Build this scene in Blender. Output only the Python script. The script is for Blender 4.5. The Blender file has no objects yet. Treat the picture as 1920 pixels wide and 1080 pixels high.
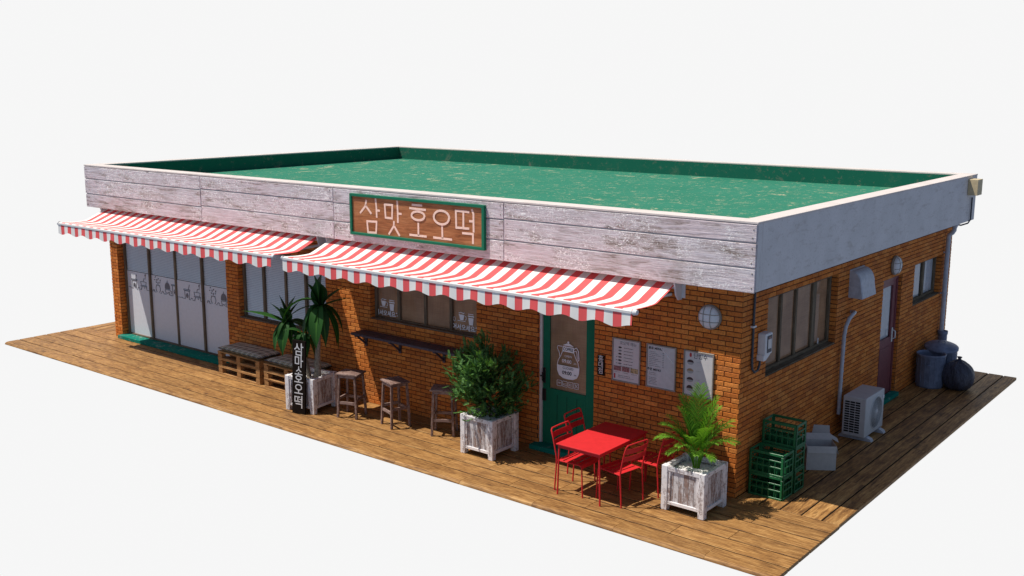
import bpy, math, random
from mathutils import Vector, Matrix, Euler
R = math.radians
rnd = random.Random(11)
scene = bpy.context.scene
COL = scene.collection

# ------------------------------------------------------------------ mesh builder
class MB:
    def __init__(s): s.v=[]; s.f=[]; s.m=[]; s.w=[]; s.sm=[]
    def add(s, verts, faces, mat=0, wc=None, smooth=False):
        b=len(s.v); s.v+= [tuple(p) for p in verts]
        if wc is None:
            o=(rnd.random()*9, rnd.random()*9, rnd.random()*9); wc=[(p[0]+o[0],p[1]+o[1],p[2]+o[2]) for p in s.v[b:]]
        s.w+= [tuple(p) for p in wc]
        for f in faces:
            s.f.append(tuple(b+i for i in f)); s.m.append(mat); s.sm.append(smooth)
    def box(s, x0,x1,y0,y1,z0,z1, mat=0, grain=None, rot=None, ctr=None, ch=0.0, off=True):
        """axis box with chamfered edges; rot = Matrix about ctr"""
        dx,dy,dz=x1-x0,y1-y0,z1-z0
        if grain is None: grain=[dx,dy,dz].index(max(dx,dy,dz))
        c=min(ch, dx*.3, dy*.3, dz*.3)
        P=[];
        cx,cy,cz=(x0+x1)/2,(y0+y1)/2,(z0+z1)/2; hx,hy,hz=dx/2,dy/2,dz/2
        F=[]
        if c<=0:
            P=[(sx*hx,sy*hy,sz*hz) for sx in(-1,1) for sy in(-1,1) for sz in(-1,1)]
            F=[(0,1,3,2),(4,6,7,5),(0,4,5,1),(2,3,7,6),(0,2,6,4),(1,5,7,3)]
        else:
            idx={}
            for sx in(-1,1):
                for sy in(-1,1):
                    for sz in(-1,1):
                        for a in range(3):
                            q=[sx*(hx-c),sy*(hy-c),sz*(hz-c)]; q[a]=(sx*hx,sy*hy,sz*hz)[a]
                            idx[(sx,sy,sz,a)]=len(P); P.append(tuple(q))
            for a in range(3):
                b_,c_=(a+1)%3,(a+2)%3
                for sg in(-1,1):
                    q=[]
                    for (sb,sc) in((-1,-1),(1,-1),(1,1),(-1,1)):
                        k=[0,0,0]; k[a]=sg; k[b_]=sb; k[c_]=sc; q.append(idx[tuple(k)+(a,)])
                    F.append(tuple(q) if sg>0 else tuple(q[::-1]))
                for sb in(-1,1):
                    for sc in(-1,1):
                        k0=[0,0,0];k1=[0,0,0]; k0[a]=-1;k1[a]=1
                        for k in(k0,k1): k[b_]=sb; k[c_]=sc
                        q=[idx[tuple(k0)+(b_,)],idx[tuple(k1)+(b_,)],idx[tuple(k1)+(c_,)],idx[tuple(k0)+(c_,)]]
                        F.append(tuple(q) if sb*sc>0 else tuple(q[::-1]))
            for sx in(-1,1):
                for sy in(-1,1):
                    for sz in(-1,1):
                        q=[idx[(sx,sy,sz,a)] for a in range(3)]
                        F.append(tuple(q) if sx*sy*sz>0 else tuple(q[::-1]))
        o=(rnd.random()*20,rnd.random()*20,rnd.random()*20) if off else (0,0,0)
        W=[]
        for p in P:
            q=(p[0]+cx,p[1]+cy,p[2]+cz) if not off else p
            g=(q[grain],q[(grain+1)%3],q[(grain+2)%3]); W.append((g[0]+o[0],g[1]+o[1],g[2]+o[2]))
        V=[Vector((p[0]+cx,p[1]+cy,p[2]+cz)) for p in P]
        if rot is not None:
            c0=Vector(ctr) if ctr else Vector((cx,cy,cz)); V=[rot@(p-c0)+c0 for p in V]
        s.add(V,F,mat,W)
    def bar(s, a, b, w, h, mat=0, up=(0,0,1), ch=0.0):
        """rectangular bar from a to b, width w (sideways), height h (towards up)"""
        a=Vector(a);b=Vector(b); d=(b-a); L=d.length; d.normalize()
        u=Vector(up); sd=d.cross(u); 
        if sd.length<1e-4: u=Vector((0,1,0)); sd=d.cross(u)
        sd.normalize(); u=sd.cross(d)
        M=Matrix((d,sd,u)).transposed(); c=(a+b)/2
        t=MB(); t.box(-L/2,L/2,-w/2,w/2,-h/2,h/2,mat,0,ch=ch)
        s.add([M@Vector(p)+c for p in t.v], t.f, mat, t.w)
    def tube(s, pts, r, n=10, mat=0, caps=True, smooth=True, squash=None):
        pts=[Vector(p) for p in pts]; k=len(pts)
        if not hasattr(r,'__len__'): r=[r]*k
        T=[]
        for i in range(k):
            d=(pts[min(i+1,k-1)]-pts[max(i-1,0)]); T.append(d.normalized())
        u=Vector((0,0,1)) if abs(T[0].z)<.9 else Vector((1,0,0))
        V=[];W=[]; L=0; o=rnd.random()*9
        nrm=(u-T[0]*u.dot(T[0])).normalized()
        for i in range(k):
            nrm=(nrm-T[i]*nrm.dot(T[i])).normalized(); bn=T[i].cross(nrm)
            if i: L+=(pts[i]-pts[i-1]).length
            for j in range(n):
                a=2*math.pi*j/n; V.append(pts[i]+(nrm*math.cos(a)+bn*math.sin(a))*r[i]); W.append((L+o,math.cos(a)*r[i],math.sin(a)*r[i]+o))
        F=[]
        for i in range(k-1):
            for j in range(n):
                a=i*n+j; b=i*n+(j+1)%n; F.append((a,b,b+n,a+n))
        s.add(V,F,mat,W,smooth)
        if caps:
            s.add(V[:n],[tuple(range(n))[::-1]],mat,W[:n]); s.add(V[-n:],[tuple(range(n))],mat,W[-n:])
    def lathe(s, prof, n=32, mat=0, c=(0,0,0), smooth=True, axis='z', rot=None):
        """prof: list of (r,z)"""
        V=[];F=[];W=[]
        for (r,z) in prof:
            for j in range(n):
                a=2*math.pi*j/n; p=Vector((r*math.cos(a),r*math.sin(a),z))
                if rot is not None: p=rot@p
                V.append(p+Vector(c)); W.append((z,r*math.cos(a),r*math.sin(a)))
        for i in range(len(prof)-1):
            for j in range(n):
                a=i*n+j;b=i*n+(j+1)%n; F.append((a,b,b+n,a+n))
        s.add(V,F,mat,W,smooth)
    def quad(s, a,b,c,d, mat=0, wc=None): s.add([a,b,c,d],[(0,1,2,3)],mat,wc)
    def prism(s, poly, ax, t0, t1, mat=0):
        """2D poly extruded along axis ax ('x','y','z') ccw seen from +axis"""
        def P(q,t):
            return {'y':(q[0],t,q[1]),'x':(t,q[0],q[1]),'z':(q[0],q[1],t)}[ax]
        n=len(poly); V=[P(q,t0) for q in poly]+[P(q,t1) for q in poly]
        F=[tuple(range(n))[::-1],tuple(range(n,2*n))]+[(i,(i+1)%n,n+(i+1)%n,n+i) for i in range(n)]
        s.add(V,F,mat)
    def build(s, name, mats, parent=None, loc=None):
        me=bpy.data.meshes.new(name); me.from_pydata(s.v,[],s.f)
        if not isinstance(mats,(list,tuple)): mats=[mats]
        for m in mats: me.materials.append(m)
        me.polygons.foreach_set('material_index',s.m); me.polygons.foreach_set('use_smooth',s.sm)
        at=me.attributes.new('wc','FLOAT_VECTOR','POINT'); at.data.foreach_set('vector',[c for w in s.w for c in w])
        me.update()
        o=bpy.data.objects.new(name,me); COL.objects.link(o)
        if parent: o.parent=parent
        if loc: o.location=loc
        return o

def empty(name, loc=(0,0,0), rz=0):
    o=bpy.data.objects.new(name,None); COL.objects.link(o); o.location=loc; o.rotation_euler=(0,0,rz); o.empty_display_size=.2
    return o
def tag(o,label,cat,group=None,kind=None):
    if label: o['label']=label
    if cat: o['category']=cat
    if group: o['group']=group
    if kind: o['kind']=kind
    return o
def each(name, mat_, parent, boxes, **kw):
    for bx in boxes:
        m=MB(); m.box(*bx[:6],0,bx[6] if len(bx)>6 else None,**kw); m.build(name,mat_,parent)
def kids(o): return [c for c in bpy.data.objects if c.parent==o]
def dup(o,parent=None):
    c=o.copy(); COL.objects.link(c); c.parent=parent
    for k in kids(o): dup(k,c)
    return c
def txt(name, body, size, m, parent, loc, face='front', ax='CENTER', depth=.0015, sx=1.0, bold=0.0, spacing=1.0, rx=0):
    cu=bpy.data.curves.new(name,'FONT'); cu.body=body; cu.size=size; cu.align_x=ax; cu.align_y='CENTER'
    cu.extrude=depth; cu.offset=bold; cu.space_character=spacing; cu.resolution_u=3
    t=bpy.data.objects.new('tmp_text',cu); COL.objects.link(t)
    dg=bpy.context.evaluated_depsgraph_get(); dg.update()
    me=bpy.data.meshes.new_from_object(t.evaluated_get(dg)); bpy.data.objects.remove(t)
    for v in me.vertices: v.co.x*=sx
    me.materials.clear(); me.materials.append(m)
    o=bpy.data.objects.new(name,me); COL.objects.link(o); o.parent=parent; o.location=loc
    o.rotation_euler=(R(90)+rx,0,0) if face=='front' else (R(90),0,R(90))
    return o

# ------------------------------------------------------------------ materials
class T:
    def __init__(s,name):
        s.m=bpy.data.materials.new(name); s.m.use_nodes=True; s.t=s.m.node_tree
        s.t.nodes.clear(); s.out=s.n('ShaderNodeOutputMaterial'); s.b=s.n('ShaderNodeBsdfPrincipled')
        s.t.links.new(s.b.outputs[0],s.out.inputs[0])
        s.a=s.n('ShaderNodeAttribute',attribute_name='wc'); s.vec=s.a.outputs['Vector']
    def n(s,ty,ins=None,**kw):
        nd=s.t.nodes.new(ty)
        for k,v in kw.items(): setattr(nd,k,v)
        for k,v in (ins or {}).items(): s.set(nd.inputs[k],v)
        return nd
    def set(s,sock,v):
        if isinstance(v,bpy.types.NodeSocket): s.t.links.new(v,sock)
        elif isinstance(v,(tuple,list)) and sock.type=='RGBA' and len(v)==3: sock.default_value=(*v,1)
        else: sock.default_value=v
    def sc(s,v,vec=None): return s.n('ShaderNodeMapping',{'Vector':vec or s.vec,'Scale':v}).outputs[0]
    def noise(s,vec,scale,det=4,ro=.55,dist=0): return s.n('ShaderNodeTexNoise',{'Vector':vec,'Scale':scale,'Detail':det,'Roughness':ro,'Distortion':dist}).outputs[0]
    def ramp(s,f,st,interp='LINEAR'):
        nd=s.n('ShaderNodeValToRGB',{'Fac':f}); cr=nd.color_ramp; cr.interpolation=interp
        while len(cr.elements)<len(st): cr.elements.new(.5)
        for e,(p,c) in zip(cr.elements,st):
            e.position=p; e.color=(c,c,c,1) if not hasattr(c,'__len__') else (*c,1)
        return nd.outputs[0]
    def mix(s,f,a,b,bl='MIX'):
        nd=s.n('ShaderNodeMix',data_type='RGBA',blend_type=bl); s.set(nd.inputs[0],f); s.set(nd.inputs[6],a); s.set(nd.inputs[7],b); return nd.outputs[2]
    def math(s,op,a,b=0.0,c=None):
        nd=s.n('ShaderNodeMath',operation=op); s.set(nd.inputs[0],a); s.set(nd.inputs[1],b)
        if c is not None: s.set(nd.inputs[2],c)
        return nd.outputs[0]
    def sep(s,vec=None):
        nd=s.n('ShaderNodeSeparateXYZ',{0:vec or s.vec}); return nd.outputs
    def island(s): return s.n('ShaderNodeNewGeometry').outputs['Random Per Island']
    def bump(s,h,st=.5,d=.01): s.set(s.b.inputs['Normal'],s.n('ShaderNodeBump',{'Height':h,'Strength':st,'Distance':d}).outputs[0])
    def fin(s,col,ro=.7,spec=.3,metal=0):
        s.set(s.b.inputs['Base Color'],col); s.set(s.b.inputs['Roughness'],ro); s.b.inputs['Specular IOR Level'].default_value=spec; s.b.inputs['Metallic'].default_value=metal
        return s.m

def plain(name,c,ro=.5,spec=.4,metal=0,var=.12,bs=.1,ns=14):
    t=T(name); n=t.noise(t.vec,ns,5,.6)
    col=t.mix(t.ramp(n,[(.3,0),(.7,1)]),tuple(x*(1-var) for x in c),tuple(min(1,x*(1+var)) for x in c))
    t.bump(t.noise(t.vec,ns*4,3),bs,.004); return t.fin(col,ro,spec,metal)

def wood(name,c0,c1,c2,st=9,sc=3.0,ro=.75,bs=.5,isl=.35,line=.5):
    """c0 dark grain, c1 mid, c2 light"""
    t=T(name); v=t.sc((1,st,st))
    big=t.noise(t.sc((.8,3,3)),1.6,4,.6,.6); g=t.noise(v,sc,6,.68,.7); fine=t.noise(t.sc((4,90,90)),1.0,3,.6)
    f=t.math('ADD',t.math('MULTIPLY',g,.62),t.math('MULTIPLY',big,.38))
    col=t.ramp(f,[(.33,c0),(.5,c1),(.66,c2)])
    col=t.mix(t.math('MULTIPLY',t.ramp(fine,[(.36,1),(.5,0)]),line),col,tuple(x*.45 for x in c0))
    col=t.mix(isl,col,t.mix(1.0,col,t.ramp(t.island(),[(0,.6),(.5,1.0),(1,1.35)]),'MULTIPLY'))
    t.bump(t.math('ADD',g,t.math('MULTIPLY',fine,.6)),bs,.004)
    return t.fin(col,ro,.2)

M={}
def mk_brick():
    t=T('brick'); i=t.island()
    base=t.ramp(i,[(0,(.50,.150,.034)),(.3,(.64,.200,.040)),(.6,(.72,.240,.050)),(.85,(.78,.29,.070)),(1,(.56,.18,.045))])
    n=t.noise(t.vec,38,5,.7); col=t.mix(t.ramp(n,[(.3,0),(.62,1)]),t.mix(1,base,(.62,.55,.5),'MULTIPLY'),base)
    pit=t.noise(t.vec,120,3,.7); col=t.mix(t.ramp(pit,[(.62,0),(.75,.55)]),col,(.10,.04,.02))
    col=t.mix(t.ramp(t.noise(t.vec,1.3,5,.65),[(.48,0),(.72,.45)]),col,(.36,.15,.055))
    t.bump(t.math('ADD',n,pit),.7,.004); return t.fin(col,.85,.15)
M['brick']=mk_brick()
M['mortar']=plain('dark_mortar',(.05,.032,.022),.95,.1,bs=.6,ns=60)

def mk_deck():
    t=T('deck_wood'); big=t.noise(t.sc((.7,2.2,2.2)),2.0,5,.62,1.0); g=t.noise(t.sc((1.2,16,16)),2.6,7,.7,.9)
    fine=t.noise(t.sc((5,120,120)),1.0,3,.6)
    wv=t.n('ShaderNodeTexWave',{'Vector':t.sc((.55,7,7)),'Scale':1.6,'Distortion':9.0,'Detail':3.0,'Detail Scale':1.2},bands_direction='Y').outputs[1]
    f=t.math('ADD',t.math('ADD',t.math('MULTIPLY',g,.45),t.math('MULTIPLY',big,.4)),t.math('MULTIPLY',wv,.16))
    mid=t.noise(t.sc((1.6,7,7)),3.0,6,.75,.5); f=t.math('ADD',t.math('MULTIPLY',f,.62),t.math('MULTIPLY',mid,.38))
    col=t.ramp(f,[(.37,(.085,.038,.012)),(.45,(.22,.105,.032)),(.53,(.37,.190,.060)),(.63,(.54,.32,.12))])
    col=t.mix(t.math('MULTIPLY',t.ramp(fine,[(.34,1),(.5,0)]),.45),col,(.07,.03,.012))
    vo=t.n('ShaderNodeTexVoronoi',{'Vector':t.sc((1.1,3.2,3.2)),'Scale':1.0}).outputs[0]
    col=t.mix(t.ramp(vo,[(.035,.9),(.11,0)]),col,(.07,.03,.012))
    col=t.mix(t.ramp(t.noise(t.sc((2,9,9)),3.2,4,.7,.6),[(.66,0),(.76,.55)]),col,(.66,.42,.20))
    col=t.mix(1,col,t.ramp(t.island(),[(0,(.90,.89,.88)),(.5,(1,1,1)),(1,(1.08,1.06,1.02))]),'MULTIPLY')
    t.bump(t.math('ADD',g,fine),.6,.005); return t.fin(col,.62,.3)
M['deck']=mk_deck()

def mk_white_planks():
    t=T('whitewashed_planks')
    g=t.noise(t.sc((1.2,22,22)),2.2,8,.72,1.2); big=t.noise(t.sc((.9,2.5,2.5)),1.8,5,.65,.8); fine=t.noise(t.sc((7,150,150)),1.0,3,.6)
    wv=t.n('ShaderNodeTexWave',{'Vector':t.sc((.7,7,7)),'Scale':1.8,'Distortion':13.0,'Detail':4.0,'Detail Scale':.8},bands_direction='Y').outputs[1]
    col=t.ramp(g,[(.30,(.36,.31,.32)),(.44,(.61,.56,.59)),(.62,(.79,.75,.81))])
    col=t.mix(t.ramp(big,[(.50,0),(.66,.75)]),col,(.43,.36,.34))
    col=t.mix(t.ramp(t.noise(t.sc((.5,1.2,1.2)),1.3,3),[(.45,0),(.7,.5)]),col,(.80,.64,.70))
    col=t.mix(t.math('MULTIPLY',t.ramp(wv,[(0,.75),(.25,0)]),t.ramp(big,[(.42,.1),(.62,1)])),col,(.20,.15,.12))
    col=t.mix(t.ramp(fine,[(.32,.35),(.46,0)]),col,(.2,.16,.15))
    vo=t.n('ShaderNodeTexVoronoi',{'Vector':t.sc((.9,2.6,2.6)),'Scale':1.0}).outputs[0]
    col=t.mix(t.ramp(vo,[(.03,.85),(.09,0)]),col,(.10,.07,.06))
    scr=t.noise(t.sc((5,9,9)),2.4,5,.75,2.2); msk=t.noise(t.vec,1.1,2)
    col=t.mix(t.math('MULTIPLY',t.ramp(scr,[(.53,0),(.58,1)]),t.ramp(msk,[(.44,0),(.56,1)])),col,(.95,.94,.95))
    col=t.mix(1,col,t.ramp(t.island(),[(0,.84),(1,1.06)]),'MULTIPLY')
    t.bump(t.math('ADD',t.math('ADD',g,fine),t.math('MULTIPLY',wv,.35)),.75,.007); return t.fin(col,.8,.15)
M['plank']=mk_white_planks()

def mk_peel(name,paint,under,th=.5,sc=5.0):
    t=T(name); g=t.noise(t.sc((1.0,7,7)),sc,8,.78,.8); p2=t.noise(t.vec,22,6,.75)
    u=t.ramp(t.noise(t.sc((1,20,20)),4,5),[(.3,tuple(x*.6 for x in under)),(.7,under)])
    f=t.math('ADD',t.math('MULTIPLY',g,.65),t.math('MULTIPLY',p2,.35))
    big=t.noise(t.vec,2.6,3); f=t.math('ADD',f,t.math('MULTIPLY',big,.28))
    pt=t.mix(t.noise(t.vec,9,4),tuple(x*.82 for x in paint),paint)
    f=t.math('ADD',f,t.math('MULTIPLY',t.island(),.06))
    col=t.mix(t.ramp(f,[(th+.10,1),(th+.20,0)]),pt,u)
    col=t.mix(t.ramp(f,[(th+.13,0),(th+.16,.5),(th+.19,0)]),col,(.09,.05,.04))
    t.bump(f,.5,.006); return t.fin(col,.75,.2)
M['peel']=mk_peel('peeling_white_wood',(.86,.84,.86),(.30,.18,.15),.44)
M['peel_panel']=mk_peel('peeling_grey_panel',(.66,.64,.66),(.32,.22,.19),.49)
M['stool']=mk_peel('weathered_stool_wood',(.34,.24,.21),(.16,.09,.07),.5)
M['pallet']=wood('pallet_wood',(.22,.10,.035),(.42,.22,.085),(.60,.36,.16),8,3.5,.8,.5,.4)
M['shelf']=plain('dark_weathered_counter',(.065,.05,.065),.6,.35,var=.5,bs=.5,ns=18)
M['signwood']=wood('sign_wood',(.17,.055,.02),(.40,.16,.065),(.52,.24,.11),10,2.0,.6,.3,.1,.35)

def mk_roof(name,speck,base,lite):
    t=T(name); s1=t.noise(t.sc((1.1,1.0,1.2)),2.2,10,.82,.4); s2=t.noise(t.sc((1.4,1.1,1.5)),6,7,.82); m=t.noise(t.vec,.5,3)
    col=t.mix(t.noise(t.vec,.8,4),base,lite)
    col=t.mix(t.ramp(t.noise(t.vec,1.7,6,.75),[(.58,0),(.74,.35)]),col,(.15,.20,.14))
    col=t.mix(t.math('MULTIPLY',t.ramp(s1,[(.565,0),(.595,1)]),t.ramp(m,[(.46,.12),(.58,1)])),col,speck)
    col=t.mix(t.ramp(s2,[(.585,0),(.62,.8)]),col,speck)
    t.bump(s1,.25,.006); return t.fin(col,.9,.04)
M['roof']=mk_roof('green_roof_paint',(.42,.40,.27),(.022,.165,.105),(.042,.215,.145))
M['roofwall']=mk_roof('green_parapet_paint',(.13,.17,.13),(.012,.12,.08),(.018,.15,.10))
def mk_conc(name,a,b,dk):
    t=T(name); n=t.noise(t.vec,2.2,7,.65); st=t.noise(t.sc((1,3.5,.45)),3.0,6,.7); sp=t.noise(t.vec,26,5,.7)
    col=t.mix(t.ramp(n,[(.3,0),(.7,1)]),a,b); col=t.mix(t.ramp(st,[(.54,0),(.72,.5)]),col,dk); col=t.mix(t.ramp(sp,[(.56,0),(.70,.55)]),col,dk)
    t.bump(t.math('ADD',n,sp),.3,.006); return t.fin(col,.85,.2)
M['conc']=mk_conc('parapet_concrete',(.60,.585,.59),(.70,.68,.69),(.34,.30,.27))
M['coping']=mk_conc('pale_coping',(.58,.53,.51),(.67,.62,.60),(.42,.37,.34))

def mk_cloth(name,c1,c2,period,start,tr=.25):
    t=T(name); x=t.sep()[0]
    f=t.math('FRACT',t.math('DIVIDE',t.math('SUBTRACT',x,start),period))
    st=t.math('LESS_THAN',f,.5)
    n=t.ramp(t.noise(t.sc((1,.35,1)),9,4),[(.3,.93),(.7,1.0)])
    col=t.mix(1,t.mix(st,c2,c1),n,'MULTIPLY')
    t.fin(col,.8,.1); t.bump(t.noise(t.sc((60,60,60)),6,2),.15,.002)
    tb=t.n('ShaderNodeBsdfTranslucent',{'Color':col}); mx=t.n('ShaderNodeMixShader',{0:tr,1:t.b.outputs[0],2:tb.outputs[0]})
    t.t.links.new(mx.outputs[0],t.out.inputs[0]); return t.m
PER=.2675
M['cloth']=mk_cloth('striped_canvas',(.84,.125,.13),(.86,.86,.83),PER,.108,.05)
M['alu']=plain('grey_aluminium',(.66,.66,.66),.4,.4,var=.06,bs=.05)
M['whiteplastic']=plain('white_plastic',(.66,.67,.70),.5,.4,var=.06)
M['frame']=wood('dark_window_frame',(.085,.066,.045),(.165,.13,.09),(.24,.195,.14),8,4,.85,.3,.1)
M['green']=mk_peel('green_paint',(.010,.17,.095),(.03,.09,.06),.16)
M['maroon']=plain('maroon_paint',(.17,.045,.055),.5,.4,var=.2,bs=.2)
M['teal']=mk_roof('teal_step_paint',(.22,.30,.26),(.008,.17,.125),(.012,.20,.15))
M['red']=plain('red_painted_metal',(.60,.026,.030),.55,.15,var=.07,bs=.08)
M['black']=plain('black_metal',(.012,.012,.013),.4,.5)
M['black_board']=plain('black_board',(.012,.008,.006),.8,.05,var=.3)
M['ink']=plain('printed_ink',(.035,.035,.04),.7,.2)
M['inksoft']=plain('soft_printed_ink',(.17,.17,.19),.7,.2)
M['inkred']=plain('red_ink',(.40,.06,.06),.7,.2)
M['white_ink']=plain('white_vinyl',(.86,.86,.90),.6,.3,var=.04)
M['letter']=plain('pink_cream_letter_paint',(.90,.66,.56),.7,.2,var=.06,bs=.3)
M['paper']=plain('menu_paper',(.55,.54,.55),.35,.45,var=.05)
M['paper2']=plain('greyish_menu_paper',(.50,.52,.54),.3,.5,var=.08)
M['menuframe']=plain('menu_frame',(.27,.235,.20),.5,.4,var=.2)
M['bowl']=plain('bowl_grey',(.32,.33,.34),.5,.4)
M['beans']=plain('dark_topping',(.05,.03,.03),.6,.4,var=.5,ns=50)
M['tan']=plain('tan_topping',(.30,.22,.13),.6,.4,var=.4,ns=50)
M['photo_red']=plain('food_photo_red',(.24,.10,.10),.4,.4,var=.8,ns=40)
M['photo_yel']=plain('food_photo_yellow',(.34,.26,.13),.4,.4,var=.7,ns=40)
M['gravel']=plain('white_gravel',(.74,.74,.72),.9,.1,var=.35,bs=1.0,ns=70)
M['crate']=plain('green_crate_plastic',(.010,.13,.045),.42,.5,var=.2)
M['card']=plain('white_carton',(.50,.49,.48),.85,.15,var=.08)
M['ac']=plain('ac_enamel',(.50,.51,.53),.5,.4,var=.06)
M['dark']=plain('painted_cavity_dark',(.008,.008,.009),.9,.1)
M['bin']=plain('blue_grey_bin_metal',(.16,.20,.30),.5,.4,var=.3,bs=.4,ns=10)
M['cable']=plain('dark_cable',(.05,.055,.07),.5,.4)
M['pipe']=plain('grey_blue_pipe',(.42,.45,.52),.5,.4,var=.15)
M['beige']=plain('beige_sheet_metal',(.52,.43,.27),.6,.3,var=.12)
M['soil']=plain('soil',(.05,.035,.025),.95,.1,var=.4,ns=40)
M['trunk']=plain('yucca_bark',(.30,.26,.21),.9,.1,var=.45,bs=.8,ns=24)
M['twig']=plain('brown_twig',(.06,.035,.02),.9,.1)
def mk_bag():
    t=T('black_bag_plastic'); n=t.noise(t.sc((2.4,2.4,.8)),6,5,.6,.9)
    t.bump(n,1.0,.09); return t.fin((.045,.052,.085),.36,.6)
M['bag']=mk_bag()
def mk_leaf(name,a,b,rib=None,tr=.3):
    t=T(name); col=t.mix(t.island(),a,b)
    if rib:
        y=t.math('ABSOLUTE',t.sep()[1]); col=t.mix(t.ramp(y,[(.02,.8),(.16,0)]),col,rib)
    t.fin(col,.55,.2)
    tb=t.n('ShaderNodeBsdfTranslucent',{'Color':t.mix(1,col,(1.5,1.5,.6),'MULTIPLY')}); mx=t.n('ShaderNodeMixShader',{0:tr,1:t.b.outputs[0],2:tb.outputs[0]})
    t.t.links.new(mx.outputs[0],t.out.inputs[0]); return t.m
M['yleaf']=mk_leaf('yucca_leaf',(.012,.055,.010),(.022,.095,.014),(.07,.20,.03),.12)
M['cedar']=mk_leaf('cedar_leaf',(.038,.12,.045),(.15,.31,.08))
M['palm']=mk_leaf('palm_leaf',(.07,.19,.016),(.18,.40,.035))
def mk_weave(name,a,b):
    t=T(name); o=t.sep()
    wx=t.noise(t.sc((2,150,2)),1.2,2); wz=t.noise(t.sc((150,2,2)),1.2,2); wy=t.noise(t.sc((2,2,150)),1.2,2)
    f=t.math('MULTIPLY',t.math('ADD',t.math('ADD',wx,wz),wy),.34)
    n=t.noise(t.vec,3,4); f=t.math('ADD',t.math('MULTIPLY',f,.75),t.math('MULTIPLY',n,.25))
    t.bump(f,.3,.003); return t.fin(t.ramp(f,[(.38,a),(.62,b)]),.75,.2)
M['weave']=mk_weave('woven_blind',(.30,.16,.09),(.56,.335,.20))
M['slat']=plain('grey_venetian_slat',(.88,.90,.93),.6,.3,var=.05)
M['slatgap']=plain('slat_shadow_gap',(.50,.53,.58),.8,.1)
M['frost']=plain('frosted_film',(.64,.67,.74),.55,.35,var=.04)
M['curtain']=plain('grey_curtain',(.60,.62,.68),.7,.2,var=.1)
def mk_glass():
    t=T('window_glass'); tr=t.n('ShaderNodeBsdfTransparent',{'Color':(.97,.98,.98)}); gl=t.n('ShaderNodeBsdfGlossy',{'Roughness':.02})
    fr=t.n('ShaderNodeFresnel',{'IOR':1.25}); mx=t.n('ShaderNodeMixShader',{0:fr.outputs[0],1:tr.outputs[0],2:gl.outputs[0]})
    t.t.links.new(mx.outputs[0],t.out.inputs[0]); return t.m
M['glass']=mk_glass()
def mk_plaid():
    t=T('plaid_cushion'); o=t.sep()
    def stripes(x,p,off,w):
        f=t.math('FRACT',t.math('ADD',t.math('DIVIDE',x,p),off)); return t.math('LESS_THAN',f,w)
    base=t.mix(t.noise(t.vec,30,3),(.34,.33,.22),(.48,.46,.34))
    c=t.mix(t.math('MULTIPLY',t.math('ADD',stripes(o[0],.155,0,.16),stripes(o[1],.155,0,.16)),.5),base,(.05,.06,.14))
    c=t.mix(t.math('MULTIPLY',t.math('MAXIMUM',stripes(o[0],.155,.45,.09),stripes(o[1],.155,.45,.09)),.75),c,(.80,.80,.80))
    t.bump(t.noise(t.vec,60,2),.3,.003); return t.fin(c,.9,.1)
M['plaid']=mk_plaid()

# ------------------------------------------------------------------ camera, light, world
CAM=(5.9725,-12.3122,5.4221); YAW=.6726; PITCH=.1885
cd=bpy.data.cameras.new('camera'); cam=bpy.data.objects.new('camera',cd); COL.objects.link(cam)
cam.location=CAM; cam.rotation_euler=(math.pi/2-PITCH,-.001,YAW); cd.lens=36*1970.3/1920; cd.sensor_width=36; cd.clip_end=500; cd.clip_start=.1
scene.camera=cam
D=Vector((1.22,1,-3.14)).normalized()
sl=bpy.data.lights.new('sun','SUN'); sl.energy=5.0; sl.angle=R(.5); sl.color=(1,.93,.83)
so=bpy.data.objects.new('sun',sl); COL.objects.link(so); so.rotation_euler=D.to_track_quat('-Z','Y').to_euler(); so.location=(-8,-8,20)
w=bpy.data.worlds.new('World'); scene.world=w; w.use_nodes=True; nt=w.node_tree; nt.nodes.clear()
def wn(ty,**kw):
    nd=nt.nodes.new(ty)
    for k,v in kw.items(): setattr(nd,k,v)
    return nd
sky=wn('ShaderNodeTexSky',sky_type='NISHITA',sun_disc=False,sun_elevation=math.asin(-D.z),sun_rotation=math.atan2(-D.x,-D.y),dust_density=1.0)
bg1=wn('ShaderNodeBackground'); bg1.inputs[1].default_value=.055; nt.links.new(sky.outputs[0],bg1.inputs[0])
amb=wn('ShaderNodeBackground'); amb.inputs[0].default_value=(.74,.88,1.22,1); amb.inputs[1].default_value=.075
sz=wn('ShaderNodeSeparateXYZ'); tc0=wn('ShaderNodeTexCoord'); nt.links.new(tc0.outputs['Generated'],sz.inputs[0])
mz=wn('ShaderNodeMapRange',interpolation_type='SMOOTHSTEP'); mz.inputs['From Min'].default_value=-.15; mz.inputs['From Max'].default_value=.35; mz.inputs['To Min'].default_value=.30; mz.inputs['To Max'].default_value=.045  # invented floor bounce: ambient fill added, stronger below the horizon
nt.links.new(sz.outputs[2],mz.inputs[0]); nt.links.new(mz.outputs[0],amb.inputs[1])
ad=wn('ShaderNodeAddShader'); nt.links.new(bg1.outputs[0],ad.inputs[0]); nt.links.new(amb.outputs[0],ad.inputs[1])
bg2=wn('ShaderNodeBackground'); bg2.inputs[0].default_value=(.925,.925,.925,1); bg2.inputs[1].default_value=1.0
tc=wn('ShaderNodeTexCoord'); dt=wn('ShaderNodeVectorMath',operation='DOT_PRODUCT'); dt.inputs[1].default_value=Vector((-.61,.77,-.19)).normalized()
nt.links.new(tc.outputs['Generated'],dt.inputs[0])
mr=wn('ShaderNodeMapRange',interpolation_type='SMOOTHSTEP'); mr.inputs['From Min'].default_value=.50; mr.inputs['From Max'].default_value=.68
nt.links.new(dt.outputs['Value'],mr.inputs[0])
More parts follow.
